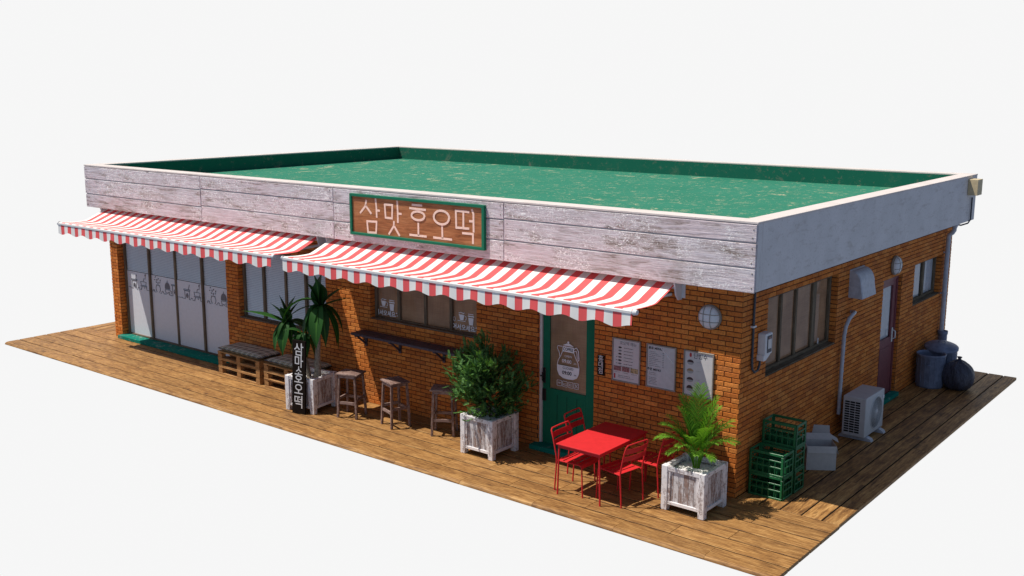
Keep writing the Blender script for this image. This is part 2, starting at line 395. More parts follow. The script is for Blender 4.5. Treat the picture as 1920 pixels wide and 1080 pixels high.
ms=wn('ShaderNodeMixShader'); nt.links.new(mr.outputs[0],ms.inputs[0]); nt.links.new(ad.outputs[0],ms.inputs[1]); nt.links.new(bg2.outputs[0],ms.inputs[2])
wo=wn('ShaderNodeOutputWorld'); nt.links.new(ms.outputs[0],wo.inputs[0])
vs=scene.view_settings; vs.view_transform='Standard'; vs.look='None'; vs.exposure=0; vs.gamma=1; vs.use_curve_mapping=False
scene.render.engine='CYCLES'; scene.cycles.max_bounces=6; scene.cycles.transparent_max_bounces=12

# ------------------------------------------------------------------ deck
def deck():
    m=MB(); th=.05; g=.0115
    def brd(x0,x1,y0,y1,gr):
        gx,gy=(.002,g) if gr==0 else (g,.002)
        m.box(x0+gx,x1-gx,y0+gy,y1-gy,-th,0,0,gr,ch=.004)
    ys=[.02,-.29,-.60,-.91,-1.22,-1.53,-1.845]
    X0,X1=-16.40,1.452
    for i in range(6):
        off=.53 if i%2==1 else -.113
        js=[X0]; x=off
        while x>X0+.3: js.append(x); x-=1.28
        js=sorted(set(js+([X1])))
        for a,b in zip(js[:-1],js[1:]):
            if i==5:   # rounded nosing board
                n=7; prof=[(ys[5]-g,0)]; r=.05
                y1=ys[6]
                prof=[(ys[5]-g,-th),(ys[5]-g,-.004),(ys[5]-g-.004,0)]
                for k in range(n+1):
                    an=math.pi/2*k/n; prof.append((y1+.07-.07*math.sin(an), -.05+.05*math.cos(an)))
                V=[];W=[];o=(rnd.random()*20,rnd.random()*20,rnd.random()*20)
                for xx in(a+.002,b-.002):
                    for (yy,zz) in prof: V.append((xx,yy,zz)); W.append((xx+o[0],yy+o[1],zz+o[2]))
                k=len(prof); F=[tuple(range(k)),tuple(range(k,2*k))[::-1]]+[(q,k+q,k+(q+1)%k,(q+1)%k) for q in range(k)]
                m.add(V,F,0,W)
            else: brd(a,b,ys[i+1],ys[i],0)
    for side in(0,1):
        xs=[.0,.345,.637,.932,1.209,1.452] if side==0 else [-16.40,-16.13,-15.86,-15.56,-15.26,-15.0]
        for k in range(len(xs)-1):
            y=.02; first=True; js=[y]
            y+= .9+.64*(k%2)
            while y<8.6: js.append(y); y+=2.6
            js.append(8.83)
            for a,b in zip(js[:-1],js[1:]): brd(xs[k],xs[k+1],a,b,1)
    m.box(-15.0,-.01,.03,8.80,-.008,-.004,1,1)
    m.box(-16.385,1.437,-1.76,8.81,-th-.002,-.009,1,0)  # black sheet raised close under the boards, stands in for shade in the gaps
    o=m.build('deck',[M['deck'],M['black_board']]); tag(o,'brown wooden plank deck the cafe stands on','deck',kind='structure')
deck()

# ------------------------------------------------------------------ building
bld=empty('cafe_building'); tag(bld,'single storey orange brick cafe with flat green roof and whitewashed plank fascia','building')
WX=-15.06; WY=9.03; H=2.9; CH=.069; BL=.222; GP=.010
OPF=[(-14.785,-10.96,1*CH,35*CH,.18),(-10.58,-8.07,15*CH,35*CH,.15),(-6.94,-4.54,22*CH,35*CH,.15),(-3.32,-2.30,1*CH,33*CH,.10)]
OPR=[(.76,3.24,22*CH,38*CH,.15),(5.28,6.20,1*CH,32*CH,.10),(6.88,8.48,22*CH,33*CH,.15)]
wall=MB()
def brickface(P, u0,u1,z0,z1, ops, seed=0, sh=0.0):
    """P(u,z,d) -> 3D, d outwards"""
    k0=round(z0/CH); k1=round(z1/CH)
    flip=(Vector(P(1,0,0))-Vector(P(0,0,0))).cross(Vector((0,0,1))).dot(Vector(P(0,0,1))-Vector(P(0,0,0)))<0
    for k in range(k0,k1):
        za,zb=k*CH+GP/2,(k+1)*CH-GP/2; zm=(za+zb)/2
        iv=[(u0,u1)]
        for (a,b,c,d,_) in ops:
            if c<zm<d:
                nv=[]
                for (p,q) in iv:
                    if a>p: nv.append((p,min(q,a)))
                    if b<q: nv.append((max(p,b),q))
                iv=[t for t in nv if t[1]-t[0]>.01]
        off=(k%2)*BL/2+sh
        for (p,q) in iv:
            n=math.floor((p-off)/BL); 
            while off+n*BL<q:
                a=max(p,off+n*BL+GP/2); b=min(q,off+(n+1)*BL-GP/2); n+=1
                if b-a<.02: continue
                d=.008+rnd.uniform(-.0015,.002); c=.004
                j=[rnd.uniform(-.0012,.0012) for _ in range(4)]
                V=[P(a,za,0),P(b,za,0),P(b,zb,0),P(a,zb,0),P(a,za,d-c),P(b,za,d-c),P(b,zb,d-c),P(a,zb,d-c),
                   P(a+c,za+c,d+j[0]),P(b-c,za+c,d+j[1]),P(b-c,zb-c,d+j[2]),P(a+c,zb-c,d+j[3])]
                F=[(8,9,10,11),(4,5,9,8),(5,6,10,9),(6,7,11,10),(7,4,8,11),(0,1,5,4),(1,2,6,5),(2,3,7,6),(3,0,4,7)]
                if flip: F=[f[::-1] for f in F]
                wall.add(V,F,0,[tuple(v) for v in V])
def mortarface(P,u0,u1,z0,z1,ops):
    us=sorted({u0,u1}|{o[0] for o in ops}|{o[1] for o in ops}); zs=sorted({z0,z1}|{o[2] for o in ops}|{o[3] for o in ops})
    for a,b in zip(us[:-1],us[1:]):
        for c,d in zip(zs[:-1],zs[1:]):
            um,zm=(a+b)/2,(c+d)/2
            if any(o[0]<um<o[1] and o[2]<zm<o[3] for o in ops): continue
            wall.quad(P(a,c,0),P(b,c,0),P(b,d,0),P(a,d,0),1)
PF=lambda u,z,d:(u,-d,z)
PR=lambda u,z,d:(d,u,z)
PL=lambda u,z,d:(WX-d,u,z)
PB=lambda u,z,d:(u,WY+d,z)
brickface(PF,WX-.008,.008,0,H,OPF); mortarface(PF,WX,0,0,H,OPF)
brickface(PR,.0,WY,0,H,OPR,sh=.111); mortarface(PR,0,WY,0,H,OPR)
brickface(PL,0,WY,0,H,[]); mortarface(PL,0,WY,0,H,[])
brickface(PB,WX,0,0,H,[]); mortarface(PB,WX,0,0,H,[])
for (a,b,c,d,dp) in OPF:
    brickface(lambda u,z,t:(a+t,u,z),.002,dp,c,d,[]); wall.quad((a,0,c),(a,dp,c),(a,dp,d),(a,0,d),1)
    brickface(lambda u,z,t:(b-t,u,z),.002,dp,c,d,[]); wall.quad((b,0,c),(b,dp,c),(b,dp,d),(b,0,d),1)
    wall.quad((a,0,c),(b,0,c),(b,dp,c),(a,dp,c),1); wall.quad((a,0,d),(b,0,d),(b,dp,d),(a,dp,d),1)
for (a,b,c,d,dp) in OPR:
    brickface(lambda u,z,t:(-u,a+t,z),.002,dp,c,d,[]); wall.quad((0,a,c),(-dp,a,c),(-dp,a,d),(0,a,d),1)
    brickface(lambda u,z,t:(-u,b-t,z),.002,dp,c,d,[]); wall.quad((0,b,c),(-dp,b,c),(-dp,b,d),(0,b,d),1)
    wall.quad((0,a,c),(0,b,c),(-dp,b,c),(-dp,a,c),1); wall.quad((0,a,d),(0,b,d),(-dp,b,d),(-dp,a,d),1)
wall.build('wall',[M['brick'],M['mortar']],bld)

# parapet
PX0,PX1,PY0,PY1,PZ=WX-.305,.305,-.28,WY+.27,3.76
pm=MB(); cw=.27
pm.box(PX0,PX1,PY0,PY0+cw,H,PZ,0,0,off=False); pm.box(PX0,PX1,PY1-cw,PY1,H,PZ,0,0,off=False)
pm.box(PX0,PX0+cw,PY0+cw,PY1-cw,H,PZ,0,1,off=False); pm.box(PX1-cw,PX1,PY0+cw,PY1-cw,H,PZ,0,1,off=False)
pm.box(PX0+cw,PX1-cw,PY0+cw,PY1-cw,H,H+.1,0,1,off=False)
par=pm.build('parapet',[M['conc']],bld)
cp=MB(); e=.0
cp.box(PX0-.002,PX1+.006,PY0-.024,PY0+cw,PZ,PZ+.028,0,0,ch=.004); cp.box(PX0-.002,PX1+.006,PY1-cw,PY1+.006,PZ,PZ+.028,0,0,ch=.004)
cp.box(PX0-.002,PX0+cw,PY0+cw,PY1-cw,PZ,PZ+.028,0,1,ch=.004); cp.box(PX1-cw,PX1+.006,PY0+cw,PY1-cw,PZ,PZ+.028,0,1,ch=.004)
cp.build('coping',M['coping'],par)
rf=MB(); ix0,ix1,iy0,iy1=PX0+cw,PX1-cw,PY0+cw,PY1-cw; zr=3.45
rf.quad((ix0,iy0,zr),(ix1,iy0,zr),(ix1,iy1,zr),(ix0,iy1,zr),0)
roof=rf.build('roof',M['roof'],bld)
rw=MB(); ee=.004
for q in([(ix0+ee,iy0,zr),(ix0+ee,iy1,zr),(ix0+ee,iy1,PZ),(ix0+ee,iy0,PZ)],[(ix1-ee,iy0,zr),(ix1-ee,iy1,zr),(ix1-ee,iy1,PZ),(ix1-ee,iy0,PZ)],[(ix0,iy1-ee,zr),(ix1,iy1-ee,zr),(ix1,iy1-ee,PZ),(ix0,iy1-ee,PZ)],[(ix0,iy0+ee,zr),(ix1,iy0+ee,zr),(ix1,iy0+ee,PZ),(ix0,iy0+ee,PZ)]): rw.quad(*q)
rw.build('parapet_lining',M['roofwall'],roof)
# whitewashed planks
segs=[(PX0,-11.214,[2.885,3.165,3.49,3.757]),(-11.214,-7.464,[2.885,3.188,3.512,3.757]),(-7.464,-3.746,[2.885,3.191,3.50,3.757]),(-3.746,PX1-.006,[2.885,3.198,3.518,3.757])]
for (a,b,zs) in segs:
    for c,d in zip(zs[:-1],zs[1:]):
        pl=MB(); z0=c+(.010 if c>2.9 else 0); yv=rnd.uniform(-.003,.003)
        pl.box(a+.005,b-.005,PY0-.024+yv,PY0-.001,z0,d-.010,0,0,ch=.006)
        for x in(a+.06,b-.06):
            for z in(z0+.05,d-.06): pl.lathe([(.0,.004),(.008,.004),(.010,-.002)],8,1,(x+rnd.uniform(-.025,.025),PY0-.026+yv,z+rnd.uniform(-.015,.015)),rot=Matrix.Rotation(R(90),3,'X'))
        pl.build('fascia_plank',[M['plank'],M['menuframe']],bld)
# windows -------------------------------------------------------------
def slats(m,x0,x1,z0,z1,y,p=.034):
    m.quad((x0,y+.012,z0),(x1,y+.012,z0),(x1,y+.012,z1),(x0,y+.012,z1),1)
    z=z0
    while z<z1:
        m.quad((x0,y-.004,z),(x1,y-.004,z),(x1,y+.006,min(z+p*.72,z1)),(x0,y+.006,min(z+p*.72,z1)),0); z+=p
def win_front(a,b,c,d,dp,mul,kind,sill=True,fw=.06,fb=.035):
    y=dp; fr=MB(); fd=.05
    fr.box(a,a+fw,y-fd,y,c,d,0,2,ch=.004); fr.box(b-fw,b,y-fd,y,c,d,0,2,ch=.004)
    fr.box(a+fw,b-fw,y-fd,y,d-fw,d,0,0,ch=.004); fr.box(a+fw,b-fw,y-fd,y,c,c+fb,0,0,ch=.004)
    for i,x in enumerate(mul): fr.box(x-.028,x+.028,y-fd+(.012 if i%2 else -.004),y,c+fb,d-fw,0,2,ch=.003)
    wo=fr.build('window',M['frame'],bld)
    g=MB(); g.quad((a+fw,y-.012,c+fb),(b-fw,y-.012,c+fb),(b-fw,y-.012,d-fw),(a+fw,y-.012,d-fw)); g.build('pane',M['glass'],wo)
    yb=y-.006
    if kind=='blind':
        s=MB(); slats(s,a,b,c,d,yb); s.build('blind',[M['slat'],M['slatgap']],wo)
    elif kind=='weave':
        s=MB(); s.quad((a,yb,c),(b,yb,c),(b,yb,d),(a,yb,d)); s.build('blind',M['weave'],wo)
    if sill:
        s=MB(); s.box(a+.004,b-.004,-.002,y-fd,c,c+.018,0,0,ch=.003); s.build('sill',M['frame'],wo)
    return wo
# big glazed front with frosted film and line drawings
a,b,c,d,dp=OPF[0]
gd=win_front(a,b,c,d,dp,[-13.83,-12.90,-11.96],'none',False)
gd.name='glazed_front'
s=MB(); slats(s,a,b,1.50,d,dp-.004); s.build('blind',[M['slat'],M['slatgap']],gd)
s=MB(); s.quad((a,dp-.0145,c),(b,dp-.0145,c),(b,dp-.0145,1.49),(a,dp-.0145,1.49)); s.build('frosted_film',M['frost'],gd)
s=MB(); s.box(a-.02,b+.02,-.12,dp-.052,.0,.075,0,0,ch=.006); s.build('door_step',M['teal'],gd)
# drawings on the film
dr=MB(); yd=dp-.019
def flush():
    global dr
    if dr.v: dr.build('line_drawing',M['inksoft'],gd)
    dr=MB()
def ln(pts,r=.0055,mat=0): dr.tube([(p[0],yd,p[1]) for p in pts],r,5,mat)
def circ(cx,cz,rx,rz,n=12,a0=0,a1=360): return [(cx+rx*math.cos(R(a0+(a1-a0)*i/n)),cz+rz*math.sin(R(a0+(a1-a0)*i/n))) for i in range(n+1)]
for ox in(0,1.93):
    X=-14.70+ox; z=1.13
    def L(*p): ln([(X+u,z+v) for u,v in p])
    L((0,0),(.06,.01),(.08,-.005),(.17,-.005)); L((.17,-.005),(.155,.16),(.32,.16),(.305,-.01)); L((.13,.17),(.345,.17),(.345,.195),(.13,.195),(.13,.17)); L((.29,.19),(.33,.30))
    ln([(X+p,z+q) for p,q in circ(.24,.065,.03,.045)],.007); L((.225,.03),(.255,.10))
    L((.31,-.01),(.36,-.01)); ln([(X+p,z+q) for p,q in circ(.39,.01,.025,.02,6,0,180)]); L((.42,-.01),(.50,-.01),(.50,.03),(.52,.03),(.52,.07),(.47,.07),(.50,.09),(.70,.09),(.71,.07),(.53,.07))
    L((.50,.10),(.48,.17),(.69,.17),(.67,.10)); L((.58,.18),(.60,.24),(.66,.235),(.67,.30)); dr.tube([(X+.66,yd,z+.30),(X+.67,yd,z+.325),(X+.68,yd,z+.35)],[.008,.017,.004],6)
    flush(); L((.69,.06),(.70,0),(.80,0)); L((.60,.05),(.62,.03),(.64,.05))
    L((.80,0),(.82,0)); L((.92,0),(.94,.05),(.99,.05),(1.0,0),(1.05,0)); L((.95,.025),(.99,.025))
    ln([(X+p,z+q) for p,q in circ(1.13,.085,.08,.085,14,-60,240)]); L((1.06,.16),(1.20,.16))
    for k,(u,v,an) in enumerate(((1.05,.33,40),(1.10,.27,100),(1.15,.30,60),(1.20,.22,20),(1.08,.22,150),(1.14,.21,80),(1.22,.27,70),(1.02,.27,10))):
        q=R(an); dr.tube([(X+u-.025*math.cos(q),yd,z+v-.025*math.sin(q)),(X+u,yd,z+v),(X+u+.025*math.cos(q),yd,z+v+.025*math.sin(q))],[.003,.011,.003],6)
    flush(); L((1.21,0),(1.25,0)); ln([(X+p,z+q) for p,q in circ(1.29,.015,.03,.035,8,0,180)]); L((1.32,0),(1.40,0))
    L((1.32,0),(1.42,0),(1.39,.10),(1.57,.10),(1.53,0)); ln([(X+p,z+q) for p,q in circ(1.59,.06,.03,.03,8,-90,90)]); L((1.44,.04),(1.48,.02),(1.52,.06))
    # dark domed topping
    V=[(X+u,yd,z+v) for u,v in [(1.385,.115)]+[(1.475-.09*math.cos(R(t)),.15+.11*math.sin(R(t))) for t in range(0,180,12)][0:]+[(1.565,.115)]]
    V=V+[(p[0],yd-.004,p[2]) for p in V]; n=len(V)//2
    dr.add(V,[tuple(range(n,2*n))[::1]]+[(i,(i+1)%n,n+(i+1)%n,n+i) for i in range(n)],0); L((1.475,.25),(1.475,.30))
    flush(); L((1.53,0),(1.62,-.005),(1.66,-.005),(1.66,.21)); L((1.62,.215),(1.80,.215),(1.80,.235),(1.62,.235),(1.62,.215)); ln([(X+p,z+q) for p,q in circ(1.74,.09,.03,.045)],.007); L((1.725,.06),(1.755,.12))
    if ox==0: L((1.81,.21),(1.80,.0),(1.93,.0)); L((1.79,.23),(1.80,.34))
    flush()


a,b,c,d,dp=OPF[1]
win_front(a,b,c,d,dp,[-9.95,-9.32,-8.74],'blind')
a,b,c,d,dp=OPF[2]
w3=win_front(a,b,c,d,dp,[-6.36,-5.76,-5.18],'weave')
def welcome(cx,z,par):
    y=dp-.016
    txt('lettering','어서오세요',.105,M['white_ink'],par,(cx-.03,y-.004,z),depth=.001,bold=.0022)
    z+=.035
    k=MB()
    def t(pts,r=.006): k.tube([(cx+p,y,z+q) for p,q in pts],r,5)
    # cup and saucer
    k.prism([(cx-.13,z+.17),(cx-.105,z+.09),(cx-.04,z+.09),(cx-.015,z+.17)],'y',y,y-.001); t([(-.13,.175),(-.015,.175)],.008)
    t([(-.16,.075),(.01,.075)],.006); t([(a_*.03+.0,.13+b_*.03) for a_,b_ in circ(0,0,1,1,8,-90,90)])
    t([(-.13,.20),(-.09,.215),(-.03,.205),(-.01,.215)],.008)
    k.build('cup_drawing',M['white_ink'],par); k=MB()
    k.prism([(cx+.07,z+.15),(cx+.085,z+.03),(cx+.165,z+.03),(cx+.18,z+.15)],'y',y,y-.001)
    k.prism([(cx+.06,z+.185),(cx+.06,z+.165),(cx+.19,z+.165),(cx+.19,z+.185)],'y',y,y-.001); t([(.07,.21),(.18,.21)],.009)
    k.build('tumbler_drawing',M['white_ink'],par); k=MB()
    t([(p,q) for p,q in circ(-.23,.09,.025,.035)],.004)
    k.build('balloon_drawing',M['white_ink'],par); k=MB()
    for (u,v) in((.21,-.055),(.255,-.04),(.235,.0)):
        k=MB(); k.tube([(cx+u-.012,y,z+v-.008),(cx+u,y,z+v),(cx+u+.012,y,z+v+.008)],[.004,.014,.004],6)
        k.build('bean_drawing',M['white_ink'],par)
welcome(-6.68,1.612,w3); welcome(-4.90,1.612,w3)

# front door ----------------------------------------------------------
a,b,c,d,dp=OPF[3]
m=MB(); y=dp; gl=(-3.147,-2.482,.95,d)
m.box(a+.05,gl[0],y-.045,y,c,d,0,2,ch=.003); m.box(gl[1],b,y-.045,y,c,d,0,2,ch=.003)
m.box(gl[0],gl[1],y-.045,y,c,gl[2],0,2)
for x in(-3.0,-2.82,-2.64): m.box(x-.003,x+.003,y-.047,y-.044,c+.05,gl[2]-.08,1,2)
door=m.build('front_door',[M['green'],M['dark']],bld)
s=MB(); s.box(a,a+.045,y-.075,y,c,d,0,2,ch=.003); s.build('door_frame',M['alu'],door)
s=MB(); s.quad((gl[0],y-.02,gl[2]),(gl[1],y-.02,gl[2]),(gl[1],y-.02,gl[3]),(gl[0],y-.02,gl[3])); s.build('woven_blind',M['weave'],door)
s=MB(); s.quad((gl[0],y-.036,gl[2]),(gl[1],y-.036,gl[2]),(gl[1],y-.036,gl[3]),(gl[0],y-.036,gl[3])); s.build('pane',M['glass'],door)
s=MB(); s.box(a-.05,b+.05,-.16,y-.046,.0,.075,0,0,ch=.006); s.build('door_step',M['teal'],door)
s=MB(); s.box(-3.262,-3.215,y-.062,y-.046,1.02,1.26,0,2,ch=.004); s.tube([(-3.238,y-.05,1.2),(-3.238,y-.10,1.19),(-3.238,y-.10,1.07),(-3.238,y-.05,1.06)],.012,8); s.box(-3.27,-3.205,y-.06,y-.046,.74,.93,0,2,ch=.004); s.tube([(-3.25,y-.05,1.13),(-3.29,y-.09,1.13)],.012,8); s.build('handle',M['black'],door)
yk=y-.038
k=MB()
def t(pts,r=.007): k.tube([(p[0],yk,p[1]) for p in pts],r,6)
# coffee pot: outline, filled lower half, collar, lid, spout, handle
cx=-2.81
outl=[(cx-.10,1.57),(cx-.135,1.49),(cx-.18,1.42),(cx-.20,1.34),(cx-.195,1.26),(cx-.16,1.19),(cx-.09,1.155),(cx,1.148),(cx+.09,1.155),(cx+.16,1.19),(cx+.195,1.26),(cx+.20,1.34),(cx+.18,1.42),(cx+.135,1.49),(cx+.10,1.57)]
t(outl,.006)
fill=[(cx-.195,1.345),(cx-.193,1.26),(cx-.158,1.192),(cx-.09,1.158),(cx,1.151),(cx+.09,1.158),(cx+.158,1.192),(cx+.193,1.26),(cx+.195,1.345)]
k.prism(fill,'y',yk,yk-.0012)
k.prism([(cx-.108,1.56),(cx+.108,1.56),(cx+.10,1.643),(cx-.10,1.643)],'y',yk,yk-.0012)
k.prism([(cx-.10,1.655),(cx+.10,1.655),(cx+.07,1.672),(cx+.02,1.692),(cx-.02,1.692),(cx-.07,1.672)],'y',yk,yk-.0012)
k.prism([(cx+p,1.71+q) for p,q in circ(0,0,.018,.018,10)][:-1],'y',yk,yk-.0012)
t([(cx-.11,1.635),(cx-.19,1.635),(cx-.20,1.60),(cx-.165,1.54),(cx-.15,1.47)],.006)
t([(cx+.10,1.62),(cx+.15,1.65),(cx+.185,1.60),(cx+.195,1.47),(cx+.18,1.45)],.008); t([(cx+.10,1.585),(cx+.145,1.60),(cx+.16,1.56),(cx+.165,1.46)],.006)
for i in range(4):
    x0=cx-.195+i*.103; z0=1.02
    t([(x0,z0),(x0+.075,z0),(x0+.08,z0+.005),(x0+.08,z0+.08),(x0+.075,z0+.085),(x0,z0+.085),(x0-.005,z0+.08),(x0-.005,z0+.005),(x0,z0)],.004)
    if i==0:
        for r_ in(.012,.023,.033): t([(x0+.038+p,z0+.025+q) for p,q in circ(0,0,r_,r_,6,40,140)],.003)
    if i==1: t([(x0+.012,z0+.025),(x0+.068,z0+.025),(x0+.068,z0+.05),(x0+.012,z0+.042),(x0+.012,z0+.025)],.004)
    if i==2: t([(x0+.018,z0+.06),(x0+.018,z0+.025),(x0+.055,z0+.025),(x0+.055,z0+.06),(x0+.018,z0+.06)],.004); t([(x0+.03,z0+.043),(x0+.045,z0+.043)],.004)
    if i==3: t([(x0+.015,z0+.07),(x0+.062,z0+.018)],.005); t([(x0+.062,z0+.068),(x0+.015,z0+.018)],.005)
k.build('coffee_pot_decal',M['white_ink'],door)
txt('lettering','COFFEE',.066,M['beans'],door,(cx,yk-.003,1.60),depth=.0005,bold=.001,sx=.80)
txt('lettering','OPEN',.050,M['white_ink'],door,(cx,yk-.002,1.494),depth=.0005,sx=1.05)
txt('lettering','09:00',.078,M['white_ink'],door,(cx-.025,yk-.003,1.415),depth=.0005,bold=.0015)
txt('lettering','AM',.034,M['white_ink'],door,(cx+.125,yk-.001,1.40),depth=.0005)
txt('lettering','CLOSED',.050,M['ink'],door,(cx,yk-.003,1.31),depth=.0005,sx=1.05)
txt('lettering','09:00',.078,M['ink'],door,(cx-.02,yk-.003,1.235),depth=.0005,bold=.0015)
txt('lettering','PM',.034,M['ink'],door,(cx+.13,yk-.002,1.222),depth=.0005)

# right wall windows and back door -----------------------------------
def win_right(a,b,c,d,dp,mul,kind,fw=.06):
    x=-dp; fd=.05; fr=MB()
    fr.box(x,x+fd,a,a+fw,c,d,0,2,ch=.004); fr.box(x,x+fd,b-fw,b,c,d,0,2,ch=.004)
    fr.box(x,x+fd,a+fw,b-fw,d-fw,d,0,1,ch=.004); fr.box(x,x+fd,a+fw,b-fw,c,c+fw,0,1,ch=.004)
    for (y_,wd) in mul: fr.box(x,x+fd-.01,y_-wd/2,y_+wd/2,c+fw,d-fw,0,2,ch=.003)
    wo=fr.build('window',M['frame'],bld)
    g=MB(); g.quad((x+.012,a+fw,c+fw),(x+.012,b-fw,c+fw),(x+.012,b-fw,d-fw),(x+.012,a+fw,d-fw)); g.build('pane',M['glass'],wo)
    s=MB(); xb=x+.002; n=40
    if kind=='weave': s.quad((xb,a,c),(xb,b,c),(xb,b,d),(xb,a,d)); s.build('blind',M['weave'],wo)
    else:
        for i in range(n):
            p=lambda i:(xb-.012+.012*math.cos(i*1.3),a+(b-a)*i/n)
            q0,q1=p(i),p(i+1); s.add([(q0[0],q0[1],c),(q1[0],q1[1],c),(q1[0],q1[1],d),(q0[0],q0[1],d)],[(0,1,2,3)],0,smooth=True)
        s.build('curtain',M['curtain'],wo)
    s=MB(); s.box(x+fd,.002,a+.004,b-.004,c,c+.018,0,1,ch=.003); s.build('sill',M['frame'],wo)
    return wo
a,b,c,d,dp=OPR[0]; wa=win_right(a,b,c,d,dp,[(1.46,.06),(1.98,.06),(2.63,.13)],'weave')
each('window_latch',M['whiteplastic'],wa,[(-.098,-.085,2.78,2.80,c+.07,c+.16,2),(-.098,-.085,.86,.88,c+.07,c+.16,2)])
a,b,c,d,dp=OPR[2]; win_right(a,b,c,d,dp,[(7.78,.09)],'curtain')
a,b,c,d,dp=OPR[1]; x=-dp; m=MB()
m.box(x,x+.05,a,a+.06,c,d,0,2,ch=.003); m.box(x,x+.05,b-.06,b,c,d,0,2,ch=.003); m.box(x,x+.05,a+.06,b-.06,d-.07,d,0,1,ch=.003)
g0,g1=a+.18,b-.20
m.box(x,x+.035,a+.06,g0,c,d-.07,0,2,ch=.003); m.box(x,x+.035,g1,b-.06,c,d-.07,0,2,ch=.003); m.box(x,x+.035,g0,g1,2.04,d-.07,0,1); m.box(x,x+.035,g0,g1,c,1.11,0,2)
m.box(x+.035,x+.045,g0+.03,g1-.03,.2,.95,0,2,ch=.004)
bd=m.build('back_door',M['maroon'],bld)
s=MB(); s.quad((x+.012,g0,1.11),(x+.012,g1,1.11),(x+.012,g1,2.04),(x+.012,g0,2.04)); s.build('pane',M['glass'],bd)
s=MB(); s.quad((x-.004,g0,1.11),(x-.004,g1,1.11),(x-.004,g1,2.04),(x-.004,g0,2.04)); s.build('curtain',M['curtain'],bd)
s=MB(); s.box(x+.036,x+.05,g1+.04,g1+.09,1.0,1.26,0,2,ch=.003); s.tube([(x+.05,g1+.065,1.22),(x+.10,g1+.065,1.2),(x+.10,g1+.065,1.08),(x+.05,g1+.065,1.06)],.011,8); s.build('handle',M['alu'],bd)
s=MB(); s.box(x+.052,.09,a+.02,b+.02,0,.075,0,1,ch=.006); s.build('door_step',M['teal'],bd)

# ------------------------------------------------------------------ awnings
def awning(x0,L,label):
    r=empty('awning',(x0,0,H-.06)); tag(r,label,'awning','striped awnings over the cafe front'); ZB=H-.06
    prof=[(-.06,2.862),(-.2,2.810),(-.35,2.748),(-.5,2.688),(-.57,2.661),(-.605,2.650),(-.65,2.643),(-.8,2.640),(-.95,2.643),(-1.1,2.654),(-1.15,2.660),(-1.18,2.657),(-1.19,2.645)]
    c=MB(); n=52
    V=[];W=[];k=len(prof)
    for i in range(n+1):
        x=L*i/n
        for (y,z) in prof:
            V.append((x,y,z-ZB+.004*math.sin(x*9+y*3)*(1 if -1.1<y<-.2 else 0))); W.append((x,y,0))
    F=[(i*k+j,(i+1)*k+j,(i+1)*k+j+1,i*k+j+1) for i in range(n) for j in range(k-1)]
    c.add(V,F,0,W,True); c.build('canopy',M['cloth'],r)
    # valance with scallops
    v=MB(); n=int(L/.018); V=[];W=[]
    for i in range(n+1):
        x=L*i/n; zb=2.436-.026*math.cos(2*math.pi*(x-.13)/(2*PER)) ; yy=-1.205+.006*math.sin(x*11.7)
        V+=[(x,-1.2,2.62-ZB),(x,(yy-1.2)/2,2.52-ZB),(x,yy,zb-ZB)]; W+=[(x,0,0),(x,.1,0),(x,.2,0)]
    F=[(i*3+j,i*3+j+1,(i+1)*3+j+1,(i+1)*3+j) for i in range(n) for j in range(2)]
    v.add(V,F,0,W,True); v.build('valance',M['cloth'],r)
    b=MB(); b.box(0,L,-1.212,-1.16,2.606-ZB,2.652-ZB,0,0,ch=.008); fb=b.build('front_bar',M['alu'],r)
    for xx in(-.012,L):
        e_=MB(); e_.tube([(xx-.0,-1.17,2.63-ZB),(xx+.012,-1.17,2.63-ZB),(xx+(.055 if xx>0 else -.03),-1.17,2.63-ZB)],[.040,.043,.034],16)
        e_.build('end_cap',M['whiteplastic'],fb)
    q=MB(); q.tube([(.02,-.09,2.80-ZB),(L-.02,-.09,2.80-ZB)],.035,12); q.build('roller',M['alu'],r)
    for xx in(.10,L-.10,):
        a_=MB(); a_.bar((xx,-.05,2.68-ZB),(xx+(.35 if xx<1 else -.35),-.62,2.585-ZB),.035,.04,ch=.005); a_.bar((xx+(.35 if xx<1 else -.35),-.62,2.585-ZB),(xx+(.05 if xx<1 else -.05),-1.16,2.61-ZB),.03,.035,ch=.005); a_.build('folding_arm',M['alu'],r)
    for xx,sg in((-.03,-1),(L+.03,1)):
        a_=MB(); a_.prism([(-.012,2.62-ZB),(-.10,2.62-ZB),(-.17,2.70-ZB),(-.22,2.88-ZB),(-.012,2.88-ZB)][::-1],'x',xx-.012,xx+.012); a_.box(xx-.06,xx+.06,-.02,-.009,2.64-ZB,2.88-ZB); a_.build('wall_bracket',M['whiteplastic'],r)
    return r
awning(-14.95,6.90,'red and white striped awning over the frosted glass front and blinds window')
awning(-7.75,6.82,'red and white striped awning under the shop sign, over counter window and green door')

